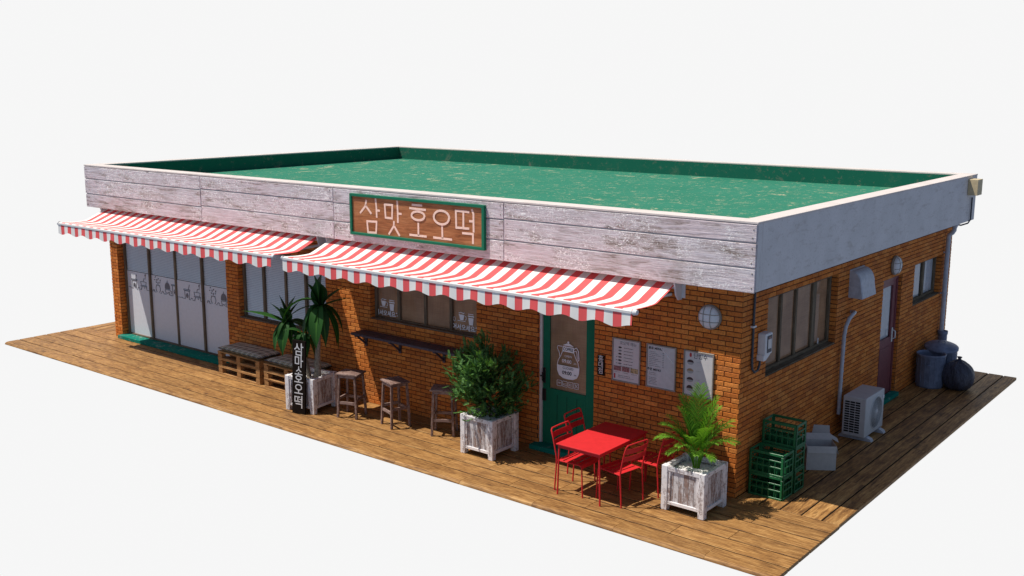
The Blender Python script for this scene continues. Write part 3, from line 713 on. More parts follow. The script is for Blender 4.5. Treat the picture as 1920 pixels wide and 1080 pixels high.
# ------------------------------------------------------------------ shop sign
sg=empty('shop_sign',(-5.55,-.31,3.02)); tag(sg,'wooden shop sign in a green frame with pink Korean lettering on the plank fascia','sign')
def off(o,p): return (p[0]-o[0],p[1]-o[1],p[2]-o[2])
O=(-5.55,-.31,3.02)
m=MB(); m.box(-6.96-O[0],-4.13-O[0],-.022,.004,3.05-O[2],3.655-O[2],0,0); m.build('board',M['signwood'],sg)
each('frame_rail',M['green'],sg,[(-7.007-O[0],-4.08-O[0],-.05,.004,3.652-O[2],3.697-O[2],0),(-7.007-O[0],-4.08-O[0],-.05,.004,3.012-O[2],3.057-O[2],0),(-7.007-O[0],-6.957-O[0],-.05,.004,3.057-O[2],3.652-O[2],2),(-4.135-O[0],-4.08-O[0],-.05,.004,3.057-O[2],3.652-O[2],2)],ch=.004)
SIGN=[[(-6.627,3.598),(-6.649,3.504),(-6.769,3.389)],[(-6.643,3.511),(-6.521,3.394)],[(-6.409,3.632),(-6.391,3.502),(-6.388,3.344)],[(-6.388,3.452),(-6.326,3.45)],[(-6.615,3.257),(-6.394,3.264),(-6.41,3.08),(-6.599,3.074),(-6.615,3.257)],[(-6.198,3.561),(-6.025,3.564),(-6.037,3.347),(-6.182,3.349),(-6.198,3.561)],[(-5.914,3.632),(-5.907,3.445),(-5.906,3.296)],[(-5.902,3.435),(-5.833,3.435)],[(-5.997,3.295),(-5.999,3.23),(-6.113,3.089)],[(-5.995,3.23),(-5.88,3.085)],[(-5.58,3.599),(-5.381,3.6)],[(-5.635,3.542),(-5.303,3.537)],[(-5.456,3.312),(-5.457,3.132)],[(-5.642,3.116),(-5.292,3.118)],[(-4.95,3.32),(-4.945,3.132)],[(-5.128,3.118),(-4.758,3.117)],[(-4.529,3.572),(-4.663,3.573),(-4.655,3.313),(-4.532,3.317)],[(-4.403,3.569),(-4.51,3.574),(-4.511,3.315),(-4.406,3.317)],[(-4.338,3.608),(-4.309,3.549),(-4.307,3.28)],[(-4.382,3.433),(-4.313,3.435)],[(-4.525,3.239),(-4.32,3.24),(-4.321,3.1)]]
SIGN.append([(x,z) for x,z in circ(-5.457,3.433,.14,.068,22)]); SIGN.append([(x,z) for x,z in circ(-4.958,3.445,.16,.106,24)])
m=MB()
def flatstroke(m,pts,w,y,t=.003):
    for i in range(len(pts)-1):
        a_=Vector((pts[i][0],y-.0004*i-(t)/2,pts[i][1])); b_=Vector((pts[i+1][0],y-.0004*i-(t)/2,pts[i+1][1]))
        d_=(b_-a_).normalized(); m.bar(a_-d_*w*.35,b_+d_*w*.35,t,w,0,up=d_.cross(Vector((0,1,0))))
for st in SIGN:
    flatstroke(m,[(x-O[0],z-O[2]) for x,z in st],.035,-.0225,.003)
m.build('lettering',M['letter'],sg)

# ------------------------------------------------------------------ menu boards etc on the front wall
def menu(x0,x1,z0,z1,label,lean=.0):
    cx=(x0+x1)/2; r=empty('menu_board',(cx,-.012,z0)); tag(r,label,'menu board','framed menu boards on the brick wall')
    w_,h_=x1-x0,z1-z0; m=MB(); f=.018
    m.box(-w_/2,w_/2,-.022,0,0,f,0,0,ch=.003); m.box(-w_/2,w_/2,-.022,0,h_-f,h_,0,0,ch=.003); m.box(-w_/2,-w_/2+f,-.022,0,f,h_-f,0,2,ch=.003); m.box(w_/2-f,w_/2,-.022,0,f,h_-f,0,2,ch=.003)
    m.build('frame',M['menuframe'],r); return r,w_,h_
def mk_lines(m,x,z,w_,y=-.0112,h=.007,mat=0,seed=1):
    rr=random.Random(seed); p=x
    while p<x+w_:
        l=rr.uniform(.012,.03); l=min(l,x+w_-p); m.box(p,p+l,y-.0008,y,z-h/2*rr.uniform(.6,1.2),z+h/2,mat,0); p+=l+rr.uniform(.004,.010)
r,w_,h_=menu(-1.98,-1.512,1.303,1.937,'menu board left of the three, small food pictures over a row of three photos')
m=MB(); m.box(-w_/2+.018,w_/2-.018,-.010,-.001,.018,h_-.018); m.build('sheet',M['paper'],r)
txt('lettering','호오떡 메뉴',.058,M['inksoft'],r,(.03,-.0115,.565),depth=.0004)
m=MB()
for i in range(6):
    z=.50-i*.047; q_=MB(); q_.prism([(-.105+p,z+q) for p,q in circ(0,0,.030,.013,10)][:-1],'y',-.0102,-.0112,0); q_.build('food_picture',M['beans'] if i%2==0 else M['inksoft'],r); mk_lines(m,-.04,z,.15,seed=i)
    if i>2: mk_lines(m,-.17,z,.03,seed=i+9)
for i in range(3): q_=MB(); q_.box(-.205+i*.14,-.205+i*.14+.125,-.0115,-.0102,.155,.225,0,0); q_.build('food_picture',M['photo_red'] if i<2 else M['photo_yel'],r)
for i in range(3): mk_lines(m,-.19+i*.14,.135,.09,seed=30+i,h=.005)
mk_lines(m,-.13,.09,.20,seed=40,h=.006); mk_lines(m,-.13,.065,.26,seed=41,h=.005); m.box(-.20,-.175,-.0115,-.0102,.04,.11,4,2); mk_lines(m,-.10,.21+.02,.2,seed=43,h=.006)
m.build('print',[M['beans'],M['inksoft'],M['photo_red'],M['photo_yel'],M['inkred']],r)
r,w_,h_=menu(-1.413,-.943,1.31,1.935,'menu board in the middle, two blocks of text under black headings and no pictures')
m=MB(); m.box(-w_/2+.018,w_/2-.018,-.010,-.001,.018,h_-.018); m.build('sheet',M['paper2'],r)
txt('lettering','음료 MENU',.045,M['ink'],r,(-.095,-.0115,.565),depth=.0004,bold=.001)
txt('lettering','주문 MENU',.045,M['ink'],r,(-.11,-.0115,.262),depth=.0004,bold=.001)
m=MB()
for i in range(9): mk_lines(m,-.19,.515-i*.025,.10+.04*((i*7)%3),seed=50+i); mk_lines(m,0.02,.515-i*.025,.025,seed=150+i)
for i in range(2): mk_lines(m,-.19,.215-i*.025,.11,seed=70+i)
for i in range(5): mk_lines(m,-.19,.145-i*.022,.13-.02*(i%2),seed=80+i); 
m.build('print',[M['inksoft']],r)
# white bar painted as the highlight on the curled clear sleeve
m=MB(); m.bar((-.02,-.012,.60),(.19,-.012,.40),.004,.004); m.build('sleeve_glint',M['white_ink'],r)
r,w_,h_=menu(-.826,-.37,1.30,1.937,'menu board nearest the building corner, four dessert bowls in a column')
m=MB(); m.box(-w_/2+.018,w_/2-.018,-.010,-.001,.018,h_-.018); m.build('sheet',M['paper'],r)
txt('lettering','단빙수',.082,M['ink'],r,(.025,-.0115,.565),depth=.0004,sx=.95)
m=MB(); m.prism([(-.125+p,.575+q) for p,q in circ(0,0,.018,.032,10)][:-1],'y',-.0102,-.0115,3)
for i in range(4):
    z=.485-i*.122; q_=MB(); q_.prism([(-.125+p,z-.012+q) for p,q in circ(0,0,.050,.036,14,180,360)],'y',-.0102,-.0112,0)
    q_.prism([(-.125+p,z-.012+q) for p,q in circ(0,0,.050,.036+.01*(i==3),10,0,180)],'y',-.0104,-.0115,1); q_.build('bowl_picture',[M['bowl'],M['beans'] if i!=1 else M['tan']],r); mk_lines(m,-.03,z,.06,seed=90+i,h=.006)
m.build('print',[M['bowl'],M['beans'],M['tan'],M['inkred'],M['inksoft']],r)
# branch plate
r=empty('wall_plate',(-2.17,-.012,1.338)); tag(r,'narrow dark plaque with white Korean letters beside the green door','sign')
m=MB(); m.box(-.06,.06,-.016,0,0,.30,0,2,ch=.003); m.build('plate',M['black_board'],r)
for i,chx in enumerate('홍대점'): txt('lettering',chx,.098,M['paper'],r,(0,-.0175,.245-i*.09),depth=.0005,bold=.0015)
m=MB(); mk_lines(m,-.04,.022,.08,y=-.0165,seed=5,h=.006); m.build('small_print',M['inksoft'],r)

# wall lamps
def lamp(loc,rz,label):
    r=empty('wall_lamp',loc,rz); tag(r,label,'wall lamp','round caged bulkhead lamps')
    rot=Matrix.Rotation(R(90),3,'X')
    m=MB(); m.lathe([(0,.0),(.168,.0),(.170,.03),(.155,.04),(0,.04)],30,rot=rot); m.build('base',M['menuframe'],r)
    m=MB(); m.lathe([(.150,.03),(.150,.055),(.135,.085),(.10,.108),(.05,.12),(0,.123)],30,rot=rot); m.build('glass',M['whiteplastic'],r)
    m=MB()
    for o_ in(-.05,.05):
        for ax in(0,1):
            pts=[]
            for k in range(9):
                t_=-1+2*k/8; L_=math.sqrt(max(0,.158**2-o_**2))*t_; rr=math.hypot(L_,o_)
                dep=.045+.085*math.sqrt(max(0,1-(rr/.162)**2)); pts.append((L_,-dep,o_) if ax==0 else (o_,-dep,L_))
            m.tube(pts,.004,6)
    m.tube([(.158*math.cos(R(k*15)),-.042,.158*math.sin(R(k*15))) for k in range(25)],.006,6)
    m.build('cage',M['menuframe'],r); return r
lamp((-.45,-.012,2.437),0,'round caged lamp on the front wall above the menu boards')
lamp((.012,5.72,2.43),R(90),'round caged lamp on the side wall above the maroon door')

# wall counter
r=empty('wall_counter',(-5.84,-.01,1.26)); tag(r,'long dark weathered wooden counter shelf on brackets under the window','shelf')
m=MB(); m.box(-1.27,1.27,-.315,-.0,0,.042,0,0,ch=.008); m.build('top',M['shelf'],r)
for x in(-1.2,-.38,.62,1.18):
    m=MB(); m.box(x-.025,x+.025,-.03,0,-.24,-.0,0,2,ch=.004); m.box(x-.025,x+.025,-.27,-.03,-.035,-.001,0,1,ch=.004); m.bar((x,-.025,-.20),(x,-.22,-.03),.03,.03,ch=.004); m.build('bracket',M['shelf'],r)

# ------------------------------------------------------------------ stools
def stool():
    r=empty('bar_stool'); h=.76
    m=MB(); m.box(-.20,.20,-.17,.17,h-.028,h,0,0,ch=.006)
    m.build('seat',M['stool'],r)
    each('apron',M['stool'],r,[(-.14,.14,-.15,-.13,h-.075,h-.03,0),(-.14,.14,.13,.15,h-.075,h-.03,0),(-.16,-.14,-.13,.13,h-.075,h-.03,1),(.14,.16,-.13,.13,h-.075,h-.03,1)])
    for sx in(-1,1):
        for sy in(-1,1):
            m=MB(); m.bar((sx*.175,sy*.165,0),(sx*.145,sy*.135,h-.03),.038,.038,up=(0,1,0),ch=.004); m.build('leg',M['stool'],r)
    z=.26
    for a_,b_ in (((-.16,-.155,z),(.16,-.155,z)),((-.16,.155,z+.03),(.16,.155,z+.03)),((-.165,-.15,z+.06),(-.165,.15,z+.06)),((.165,-.15,z+.06),(.165,.15,z+.06))):
        m=MB(); m.bar(a_,b_,.022,.045); m.build('stretcher',M['stool'],r)
    return r
st=stool()
for i,(x,y,a_,lb) in enumerate([(-6.69,-.72,18,'wooden bar stool beside the planter with the long leaved plant'),(-5.77,-.61,-18,'wooden bar stool in the middle of the three, clear of any planter'),(-4.86,-.43,32,'wooden bar stool partly hidden behind the bushy green shrub')]):
    o=st if i==0 else dup(st); o.location=(x,y,0); o.rotation_euler=(0,0,R(a_)); tag(o,lb,'bar stool','weathered wooden bar stools')

# ------------------------------------------------------------------ pallets and cushions
def pallet():
    r=empty('wooden_pallet'); L,Wd=1.30,.62; h=.147
    each('deck_board',M['pallet'],r,[(-L/2,L/2,-Wd/2+k*(Wd-.1)/4,-Wd/2+k*(Wd-.1)/4+.1,h-.020,h,0) for k in range(5)],ch=.003)
    each('cross_board',M['pallet'],r,[(-L/2+.001+k*(L-.102)/2,-L/2+.101+k*(L-.102)/2,-Wd/2+.002,Wd/2-.002,h-.041,h-.021,1) for k in range(3)],ch=.003)
    each('spacer_block',M['pallet'],r,[(x,x+.12,y,y+.10,.021,h-.042,0) for x in(-L/2+.003,-.06,L/2-.123) for y in(-Wd/2+.003,-.05,Wd/2-.103)],ch=.003)
    each('bottom_board',M['pallet'],r,[(-L/2,L/2,y,y+.1,0,.020,0) for y in(-Wd/2,-.05,Wd/2-.1)],ch=.003)
    return r
pt=pallet(); first=True
POS=('bottom','middle','top')
for (x,y,a_,nm) in((-10.03,-.19,-1.5,'left pallet stack next to the frosted glass front'),(-8.60,-.22,-1,'right pallet stack behind the planter')):
    for k in range(3):
        o=pt if first else dup(pt); first=False
        o.location=(x+rnd.uniform(-.01,.01),y+rnd.uniform(-.008,.008),k*.149); o.rotation_euler=(0,0,R(a_+rnd.uniform(-.5,.5))); tag(o,'%s wooden pallet of the %s'%(POS[k],nm),'pallet','pallets stacked as benches')
def cushion(L,Wd,loc,a_,lb):
    n1,n2=28,14; V=[];W=[];F=[]
    for sd in(1,-1):
        for i in range(n1+1):
            for j in range(n2+1):
                u=-1+2*i/n1; v=-1+2*j/n2; e_=(1-abs(u)**5)*(1-abs(v)**4)
                h=.045+sd*(.012+.045*max(0,e_)**.55)+.004*math.sin(u*9)*math.cos(v*7)*e_
                px=u*L/2*(1-.03*(1-abs(v))); py=v*Wd/2*(1-.05*(1-abs(u)))
                V.append((px,py,max(h,.0) if sd>0 else h*.0+.045-.045*max(0,e_)**.4)); W.append((px,py,0))
    N=(n1+1)*(n2+1)
    for s_ in(0,1):
        for i in range(n1):
            for j in range(n2):
                q=[s_*N+i*(n2+1)+j,s_*N+(i+1)*(n2+1)+j,s_*N+(i+1)*(n2+1)+j+1,s_*N+i*(n2+1)+j+1]; F.append(tuple(q if s_==0 else q[::-1]))
    m=MB(); m.add(V,F,0,W,True); o=m.build('cushion',M['plaid']); o.location=loc; o.rotation_euler=(0,0,R(a_)); tag(o,lb,'cushion','plaid cushions on the pallet benches')
cushion(1.30,.60,(-10.04,-.19,.447),-1.5,'grey plaid cushion on the left pallet stack, next to the glass front')
cushion(1.28,.60,(-8.60,-.22,.447),-1,'grey plaid cushion on the right pallet stack, partly hidden by planter and plant')

# ------------------------------------------------------------------ planters
def planter():
    r=empty('planter_box'); S=.315; h=.61; pw=.09
    for sx in(-1,1):
        for sy in(-1,1):
            m=MB(); x0,x1=sorted((sx*S,sx*(S-pw))); y0,y1=sorted((sy*S,sy*(S-pw))); m.box(x0,x1,y0,y1,0,h,0,2,ch=.006); m.build('corner_post',M['peel'],r)
    for k in range(4):
        m=MB(); rt=Matrix.Rotation(R(90*k),3,'Z'); n=6; w_=(2*(S-pw))/n
        for i in range(n):
            x=-S+pw+i*w_; m.box(x+.0015,x+w_-.0015,-S+.028,-S+.045,.10,h-.02,0,2,rot=rt,ctr=(0,0,0),ch=.002)
        sp=m.build('side_panel',M['peel_panel'],r)
        m=MB(); m.box(-S+pw,S-pw,-S+.008,-S+.06,h-.065,h-.004,0,0,rot=rt,ctr=(0,0,0),ch=.004); m.box(-S+pw,S-pw,-S+.01,-S+.05,.085,.13,0,0,rot=rt,ctr=(0,0,0),ch=.004)
        m.box(-S+pw,-S+pw+.035,-S+.012,-S+.028,.13,h-.065,0,2,rot=rt,ctr=(0,0,0),ch=.002); m.box(S-pw-.035,S-pw,-S+.012,-S+.028,.13,h-.065,0,2,rot=rt,ctr=(0,0,0),ch=.002)
        m.build('rail',M['peel'],sp)
    m=MB(); n=16; V=[];F=[]
    for i in range(n+1):
        for j in range(n+1):
            V.append((-S+.04+(2*S-.08)*i/n,-S+.04+(2*S-.08)*j/n,.515+rnd.uniform(-.008,.012)+.03*math.exp(-((i-n/2)**2+(j-n/2)**2)/30)))
    for i in range(n):
        for j in range(n): F.append((i*(n+1)+j,(i+1)*(n+1)+j,(i+1)*(n+1)+j+1,i*(n+1)+j+1))
    m.add(V,F,0); g=m.build('gravel',M['gravel'],r)
    return r
pb=planter(); PP=[(-7.57,-.83,8,'peeling white wooden planter box holding the long leaved plant, black board leaning on it'),(-3.76,-.63,0,'peeling white wooden planter box under the dense green shrub'),(-.28,-.62,0,'peeling white wooden planter box holding the feathery palm, near the building corner')]
for i,(x,y,a_,lb) in enumerate(PP):
    o=pb if i==0 else dup(pb); o.location=(x,y,0); o.rotation_euler=(0,0,R(a_)); tag(o,lb,'planter','peeling white planter boxes')

# yucca
def strap(m,base,dir_,L,w,droop,rise,n=11,twist=0,ex=.95):
    d=Vector(dir_).normalized(); sd=d.cross(Vector((0,0,1))); sd.normalize(); P=[]; p=Vector(base); ang=rise
    V=[];W=[];F=[]
    sd=(Matrix.Rotation(twist,3,d)@sd)
    for i in range(n+1):
        t_=i/n; an=rise-(rise+droop)*t_**ex; st_=Vector((d.x*math.cos(an),d.y*math.cos(an),math.sin(an)))
        ww=w*1.95*max(.03,(.30+.70*math.sin(math.pi*min(1,t_*1.0)**.8))*(1-t_**5))
        nrm=sd.cross(st_).normalized()
        V+=[p-sd*ww/2+nrm*ww*.16,p.copy(),p+sd*ww/2+nrm*ww*.16]; o_=rnd.random()*0; W+=[(t_,-1,0),(t_,0,0),(t_,1,0)]
        p=p+st_*(L/n)
    for i in range(n):
        a=i*3; F+=[(a,a+3,a+4,a+1),(a+1,a+4,a+5,a+2)]
    m.add(V,F,0,W,True)
yr=empty('yucca_plant',(-7.57,-.83,.54)); tag(yr,'tall plant with two bare trunks and long drooping leaves in a planter','plant')
YO=Vector((-7.57,-.83,.54))
def rel(p): return tuple(Vector(p)-YO)
m=MB(); m.tube([rel((-7.62,-.82,.50)),rel((-7.70,-.82,.80)),rel((-7.86,-.82,1.05)),rel((-8.06,-.81,1.25)),rel((-8.18,-.80,1.41))],[.042,.036,.032,.030,.030],10); m.build('trunk',M['trunk'],yr)
m=MB(); m.tube([rel((-7.44,-.80,.50)),rel((-7.42,-.80,.95)),rel((-7.37,-.80,1.4)),rel((-7.33,-.80,1.80))],[.062,.048,.040,.036],12); m.build('trunk',M['trunk'],yr)
m=MB(); m.tube([rel((-7.56,-.88,.50)),rel((-7.64,-.90,.95)),rel((-7.68,-.90,1.25))],[.03,.022,.018],8); m.build('trunk',M['trunk'],yr)
def head(c,leaves):
    m=MB()
    for (az,rise,dr_,L,w_,ex) in leaves:
        if ex==U and rise>55: w_*=1.45
        strap(m,rel(c),(math.cos(R(az)),math.sin(R(az)),0),L,w_,R(dr_),R(rise),twist=rnd.uniform(-.25,.25),ex=ex)
    m.build('leaf_cluster',M['yleaf'],yr)
# azimuth 40 deg lies to the right seen from the street corner, 220 to the left, 310 towards the viewer
U,Hh,A=1.2,.24,.9
head((-8.19,-.80,1.40),[(218,22,-6,.80,.085,U),(232,62,-40,.46,.09,U),(215,80,-70,.52,.08,U),(60,78,-60,.50,.09,U),(35,68,-45,.46,.08,U),(285,70,-50,.36,.09,U),
 (300,20,88,.66,.11,Hh),(225,15,88,.62,.10,Hh),(262,20,86,.60,.11,Hh),(20,30,85,.66,.10,.8),(45,12,80,.55,.09,.6),(345,15,86,.58,.10,Hh),(180,15,86,.5,.09,Hh)])
head((-7.33,-.80,1.80),[(222,60,88,.92,.10,.62),(215,72,-50,.46,.09,U),(250,84,-78,.58,.11,U),(60,86,-80,.60,.12,U),(300,80,-70,.50,.11,U),(42,44,-30,.55,.08,U),(30,20,-14,.60,.08,U),(220,8,70,.85,.04,.8),
 (36,20,88,.72,.08,.4),(18,15,89,.80,.10,Hh),(305,15,89,.82,.13,Hh),(245,18,89,.74,.11,Hh),(270,14,89,.62,.12,Hh),(335,12,89,.78,.10,Hh),(10,10,88,.85,.09,.3)])
head((-7.68,-.90,1.30),[(40,55,-30,.34,.07,U),(20,35,-10,.40,.07,U),(225,40,20,.34,.07,A),(310,25,86,.45,.09,Hh),(270,25,86,.42,.08,Hh),(340,15,86,.48,.08,Hh),(230,20,85,.44,.08,Hh),(20,20,85,.5,.07,Hh)])

# cedar-like shrub
def shrub():
    r=empty('green_shrub',(-3.76,-.63,.54)); tag(r,'dense feathery evergreen shrub in a white planter left of the green door','shrub')
    m=MB(); rr=random.Random(5); tw=MB(); tips=[]
    def spray(p,d,L):
        d=d.normalized(); s_=d.cross(Vector((rr.uniform(-.4,.4),rr.uniform(-.4,.4),1))).normalized(); n_=s_.cross(d)
        k=9
        for i in range(k):
            t_=(i+.6)/k; q=p+d*L*t_; l=L*.36*(1-t_*.6)
            for sg_ in(-1,1):
                e_=(d*.8+s_*sg_*.75+n_*rr.uniform(-.15,.15)).normalized(); wd=n_.cross(e_).normalized()*.0045
                m.add([q-wd,q+e_*l*.55+wd*-1.3,q+e_*l,q+e_*l*.55+wd*1.3,q+wd],[(0,1,2,3,4)],0)
        q=p+d*L*.75; m.add([q-s_*.01,q+d*L*.4,q+s_*.01],[(0,1,2)],0)
    tw.tube([(0,0,-.05),(.01,0,.1),(-.02,.02,.4)],[.016,.013,.01],6)
    for b_ in range(58):
        z=rr.uniform(.05,1); az=rr.uniform(0,2*math.pi)
        # silhouette: wide middle
        zz=.05+1.05*z; rad=.585*math.sqrt(max(.05,1-((z-.45)/.66)**2))*rr.uniform(.75,1.08)
        tip=Vector((math.cos(az)*rad,math.sin(az)*rad*.9,zz*1.0+rr.uniform(-.05,.06))); 
        if tip.y>.55: tip.y=.55
        root=Vector((0,0,max(.02,zz*.55-.05)))
        mid=(root+tip)/2+Vector((0,0,-.03)); tw.tube([root,mid,tip],[.007,.005,.002],5,caps=False)
        n=44
        for i in range(n):
            t_=rr.uniform(.3,1.05); p=root.lerp(tip,t_)+Vector([rr.gauss(0,.045) for _ in range(3)])
            d=(tip-root).normalized()*.7+Vector((rr.gauss(0,.6),rr.gauss(0,.6),rr.gauss(.35,.55))); spray(p,d,rr.uniform(.08,.15))
    for i in range(260):
        az=rr.uniform(0,2*math.pi); h=rr.uniform(-.02,.9); q=rr.uniform(.05,.42); p=Vector((math.cos(az)*q,math.sin(az)*q,h)); spray(p,Vector((math.cos(az),math.sin(az),rr.uniform(-.2,.9))),rr.uniform(.09,.16))
    m.build('foliage',M['cedar'],r); tw.build('branches',M['twig'],r)
shrub()

def palm():
    r=empty('palm_plant',(-.27,-.60,.56)); tag(r,'bright green feathery palm in a white planter before the menu boards','plant'); rr=random.Random(8)
    defs=[]
    for az,el,L in((300,84,1.0),(120,82,1.02),(215,80,.92),(350,78,.98),(40,78,.95),(255,72,.9),(170,74,.9),(10,66,.85),(75,68,.9),(140,64,.85),(205,60,.85),(235,52,.80),(30,56,.85),(320,60,.80),(285,52,.72),(195,46,.78),(50,44,.78),(340,44,.74),(225,38,.76),(5,36,.74),(262,40,.62),(110,46,.7),(300,34,.55),(38,30,.72),(212,28,.74),(160,34,.66),(85,32,.62),(245,24,.60),(325,24,.58)): defs.append((az+rr.uniform(-8,8),min(86,el*.75+26),L*rr.uniform(.95,1.05)*(1.06 if el>70 else 1.0)))
    for az,el,L in defs:
        el0=(el-26)/.75; rr2=el0; m=MB(); a_=R(az); hd=Vector((math.cos(a_),math.sin(a_),0)); P=[];p=Vector((hd.x*.035,hd.y*.035,-.03)); n=16
        for i in range(n+1):
            t_=i/n; e0=R(74+rr2*.16); e1=R((el0-24)/60*120-48); an=e0-(e0-e1)*t_**1.5
            P.append(p.copy()); p=p+(hd*math.cos(an)+Vector((0,0,math.sin(an))))*(L/n)
        if any(q.y>.56 for q in P): 
            P=[Vector((q.x,min(q.y,.56),q.z)) for q in P]
        m.tube(P,[.006*(1-.75*i/n) for i in range(n+1)],5,1,caps=False)
        for i in range(17):
            t_=.40+.60*i/17; f_=t_*n; k=min(n-1,int(f_)); q=P[k].lerp(P[k+1],f_-k); d=(P[k+1]-P[k]).normalized()
            s_=d.cross(Vector((0,0,1)))
            s_=s_.normalized() if s_.length>.1 else Vector((-hd.y,hd.x,0)); u_=s_.cross(d)
            l=.26*math.sin(math.pi*min(1,.20+.76*(t_-.40)/.60))**.7*L
            for sg_ in(-1,1):
                e_=(d*1.0+s_*sg_*.72+u_*.25+Vector([rr.gauss(0,.05) for _ in range(3)])).normalized(); wd=e_.cross(u_).normalized()*.0088
                mid=q+e_*l*.5; tip=q+e_*l+Vector((0,0,-l*.22))
                m.add([q-wd*.5,mid-wd,tip,mid+wd,q+wd*.5],[(0,1,2,3,4)],0)
        m.build('frond',[M['palm'],M['palm']],r)
palm()

# leaning black sign
r=empty('leaning_sign',(-7.475,-1.20,0),R(8)); r.rotation_euler=(R(-3.2),0,R(8)); tag(r,'tall narrow black board with white Korean letters leaning on a planter','sign')
m=MB(); m.box(-.145,.145,-.014,.014,0,1.26,0,2,ch=.004); m.build('board',M['black_board'],r)
zt=1.13
for chx,sz_,zc in(('삼',.235,1.09),('마',.22,.885),('ㅅ',.18,.755),('호',.225,.60),('오',.225,.405),('떡',.235,.19)):
    txt('lettering',chx,sz_,M['paper'],r,(0,-.0155,zc),depth=.0006,bold=.0015)

# ------------------------------------------------------------------ red table and chairs
r=empty('cafe_table',(-1.605,-.80,0)); tag(r,'square cornered red metal cafe table between four red chairs','table')
m=MB(); m.box(-.355,.355,-.60,.60,.712,.728,0,1,ch=.003); m.box(-.335,.335,-.58,-.565,.67,.712,0,0); m.box(-.335,.335,.565,.58,.67,.712,0,0); m.box(-.335,-.32,-.565,.565,.67,.712,0,1); m.box(.32,.335,-.565,.565,.67,.712,0,1); m.build('tabletop',M['red'],r)
for sx in(-1,1):
    for sy in(-1,1):
        m=MB(); m.tube([(sx*.345,sy*.565,0),(sx*.325,sy*.565,.67),(sx*.325,sy*.56,.711)],.012,10); m.build('leg',M['red'],r)
def chair():
    r=empty('metal_chair'); s_=.215; rr=.0105   # faces +x
    for sy in(-1,1):
        m=MB(); m.tube([(-.235,sy*s_,0),(-.205,sy*s_,.43),(-.215,sy*s_,.52),(-.265,sy*s_,.74),(-.30,sy*(s_-.005),.845),(-.305,sy*(s_-.03),.868)],rr,10); m.build('back_leg',M['red'],r)
        m=MB(); m.tube([(.225,sy*(s_-.005),0),(.205,sy*(s_-.01),.405),(.19,sy*(s_-.01),.435),(.16,sy*(s_-.01),.445),(-.20,sy*(s_-.01),.435)],rr,10); m.build('front_leg',M['red'],r)
    m=MB(); m.tube([(-.305,-s_+.03,.868),(-.307,0,.872),(-.305,s_-.03,.868)],rr,10)
    m.build('top_rail',M['red'],r)
    for (z0,x_) in((.735,-.266),(.63,-.242)):
        m=MB(); n=8
        for i in range(n):
            y0=-s_+.01+(2*s_-.02)*i/n; y1=-s_+.01+(2*s_-.02)*(i+1)/n; b0=-.025*(1-(2*i/n-1)**2); b1=-.025*(1-(2*(i+1)/n-1)**2)
            V=[(x_+b0,y0,z0),(x_+b1,y1,z0),(x_+b1-.016,y1,z0+.075),(x_+b0-.016,y0,z0+.075)]; V+=[(p[0]-.003,p[1],p[2]) for p in V]
            m.add(V,[(0,1,2,3),(7,6,5,4),(0,4,5,1),(3,2,6,7)],0,smooth=False)
        m.build('backrest_slat',M['red'],r)
    each('seat_slat',M['red'],r,[(-.185+k*.098,-.11+k*.098,-s_+.01,s_-.01,.446,.450,1) for k in range(4)]+[(.197,.205,-s_+.01,s_-.01,.395,.452,1)])
    return r
c0=chair()
for i,(x,y,a_,lb) in enumerate([(-1.83,-1.06,0,'red metal chair at the near left side of the table, away from the wall'),(-2.06,-.44,2,'red metal chair at the far left side of the table, before the green door'),(-1.20,-.99,170,'red metal chair at the near right side of the table, angled slightly'),(-1.04,-.42,180,'red metal chair at the far right of the table, half hidden by the palm')]):
    o=c0 if i==0 else dup(c0); o.location=(x,y,0); o.rotation_euler=(0,0,R(a_)); tag(o,lb,'chair','red metal cafe chairs')

# ------------------------------------------------------------------ crates
def crate():
    r=empty('bottle_crate'); L,Wd,h=.50,.33,.318; t=.012
    def wall_(m,ax,sg):
        half=(Wd if ax==0 else L)/2; ln_=(L if ax==0 else Wd)/2
        def bx(u0,u1,z0,z1,th=t,o_=0):
            a_,b_=sorted((sg*(half-th-o_),sg*(half-o_)))
            if ax==0: m.box(u0,u1,a_,b_,z0,z1,0,0,ch=.003)
            else: m.box(a_,b_,u0,u1,z0,z1,0,1,ch=.003)
        bx(-ln_,ln_,h-.035,h,.018); bx(-ln_,ln_,.0,.028,.016); bx(-ln_+.03,ln_-.03,.205,.225,.010); bx(-ln_+.03,ln_-.03,.115,.135,.010); 
        n=5 if ax==0 else 3
        for i in range(n+1):
            u=-ln_+.035+(2*ln_-.07)*i/n; bx(u-.005,u+.005,.028,.225 if 0<i<n else h-.035,.008,.001)
        bx(-ln_,-ln_+.035,.028,h-.035,.015); bx(ln_-.035,ln_,.028,h-.035,.015)
    for ax in(0,1):
        for sg_ in(-1,1):
            m=MB(); wall_(m,ax,sg_); m.build('side_wall',M['crate'],r)
    m=MB()
    for i in range(1,5): m.box(-L/2+i*L/5-.003,-L/2+i*L/5+.003,-Wd/2+.012,Wd/2-.012,.014,.12,0,1)
    for i in range(1,3): m.box(-L/2+.012,L/2-.012,-Wd/2+i*Wd/3-.0035,-Wd/2+i*Wd/3+.0035,.0145,.1205,0,0)
    for i in range(10): m.box(-L/2+.012,L/2-.012,-Wd/2+.02+i*.031,-Wd/2+.032+i*.031,.003,.014,0,0)
    m.build('bottle_grid',M['crate'],r); return r
cr=crate(); i=0
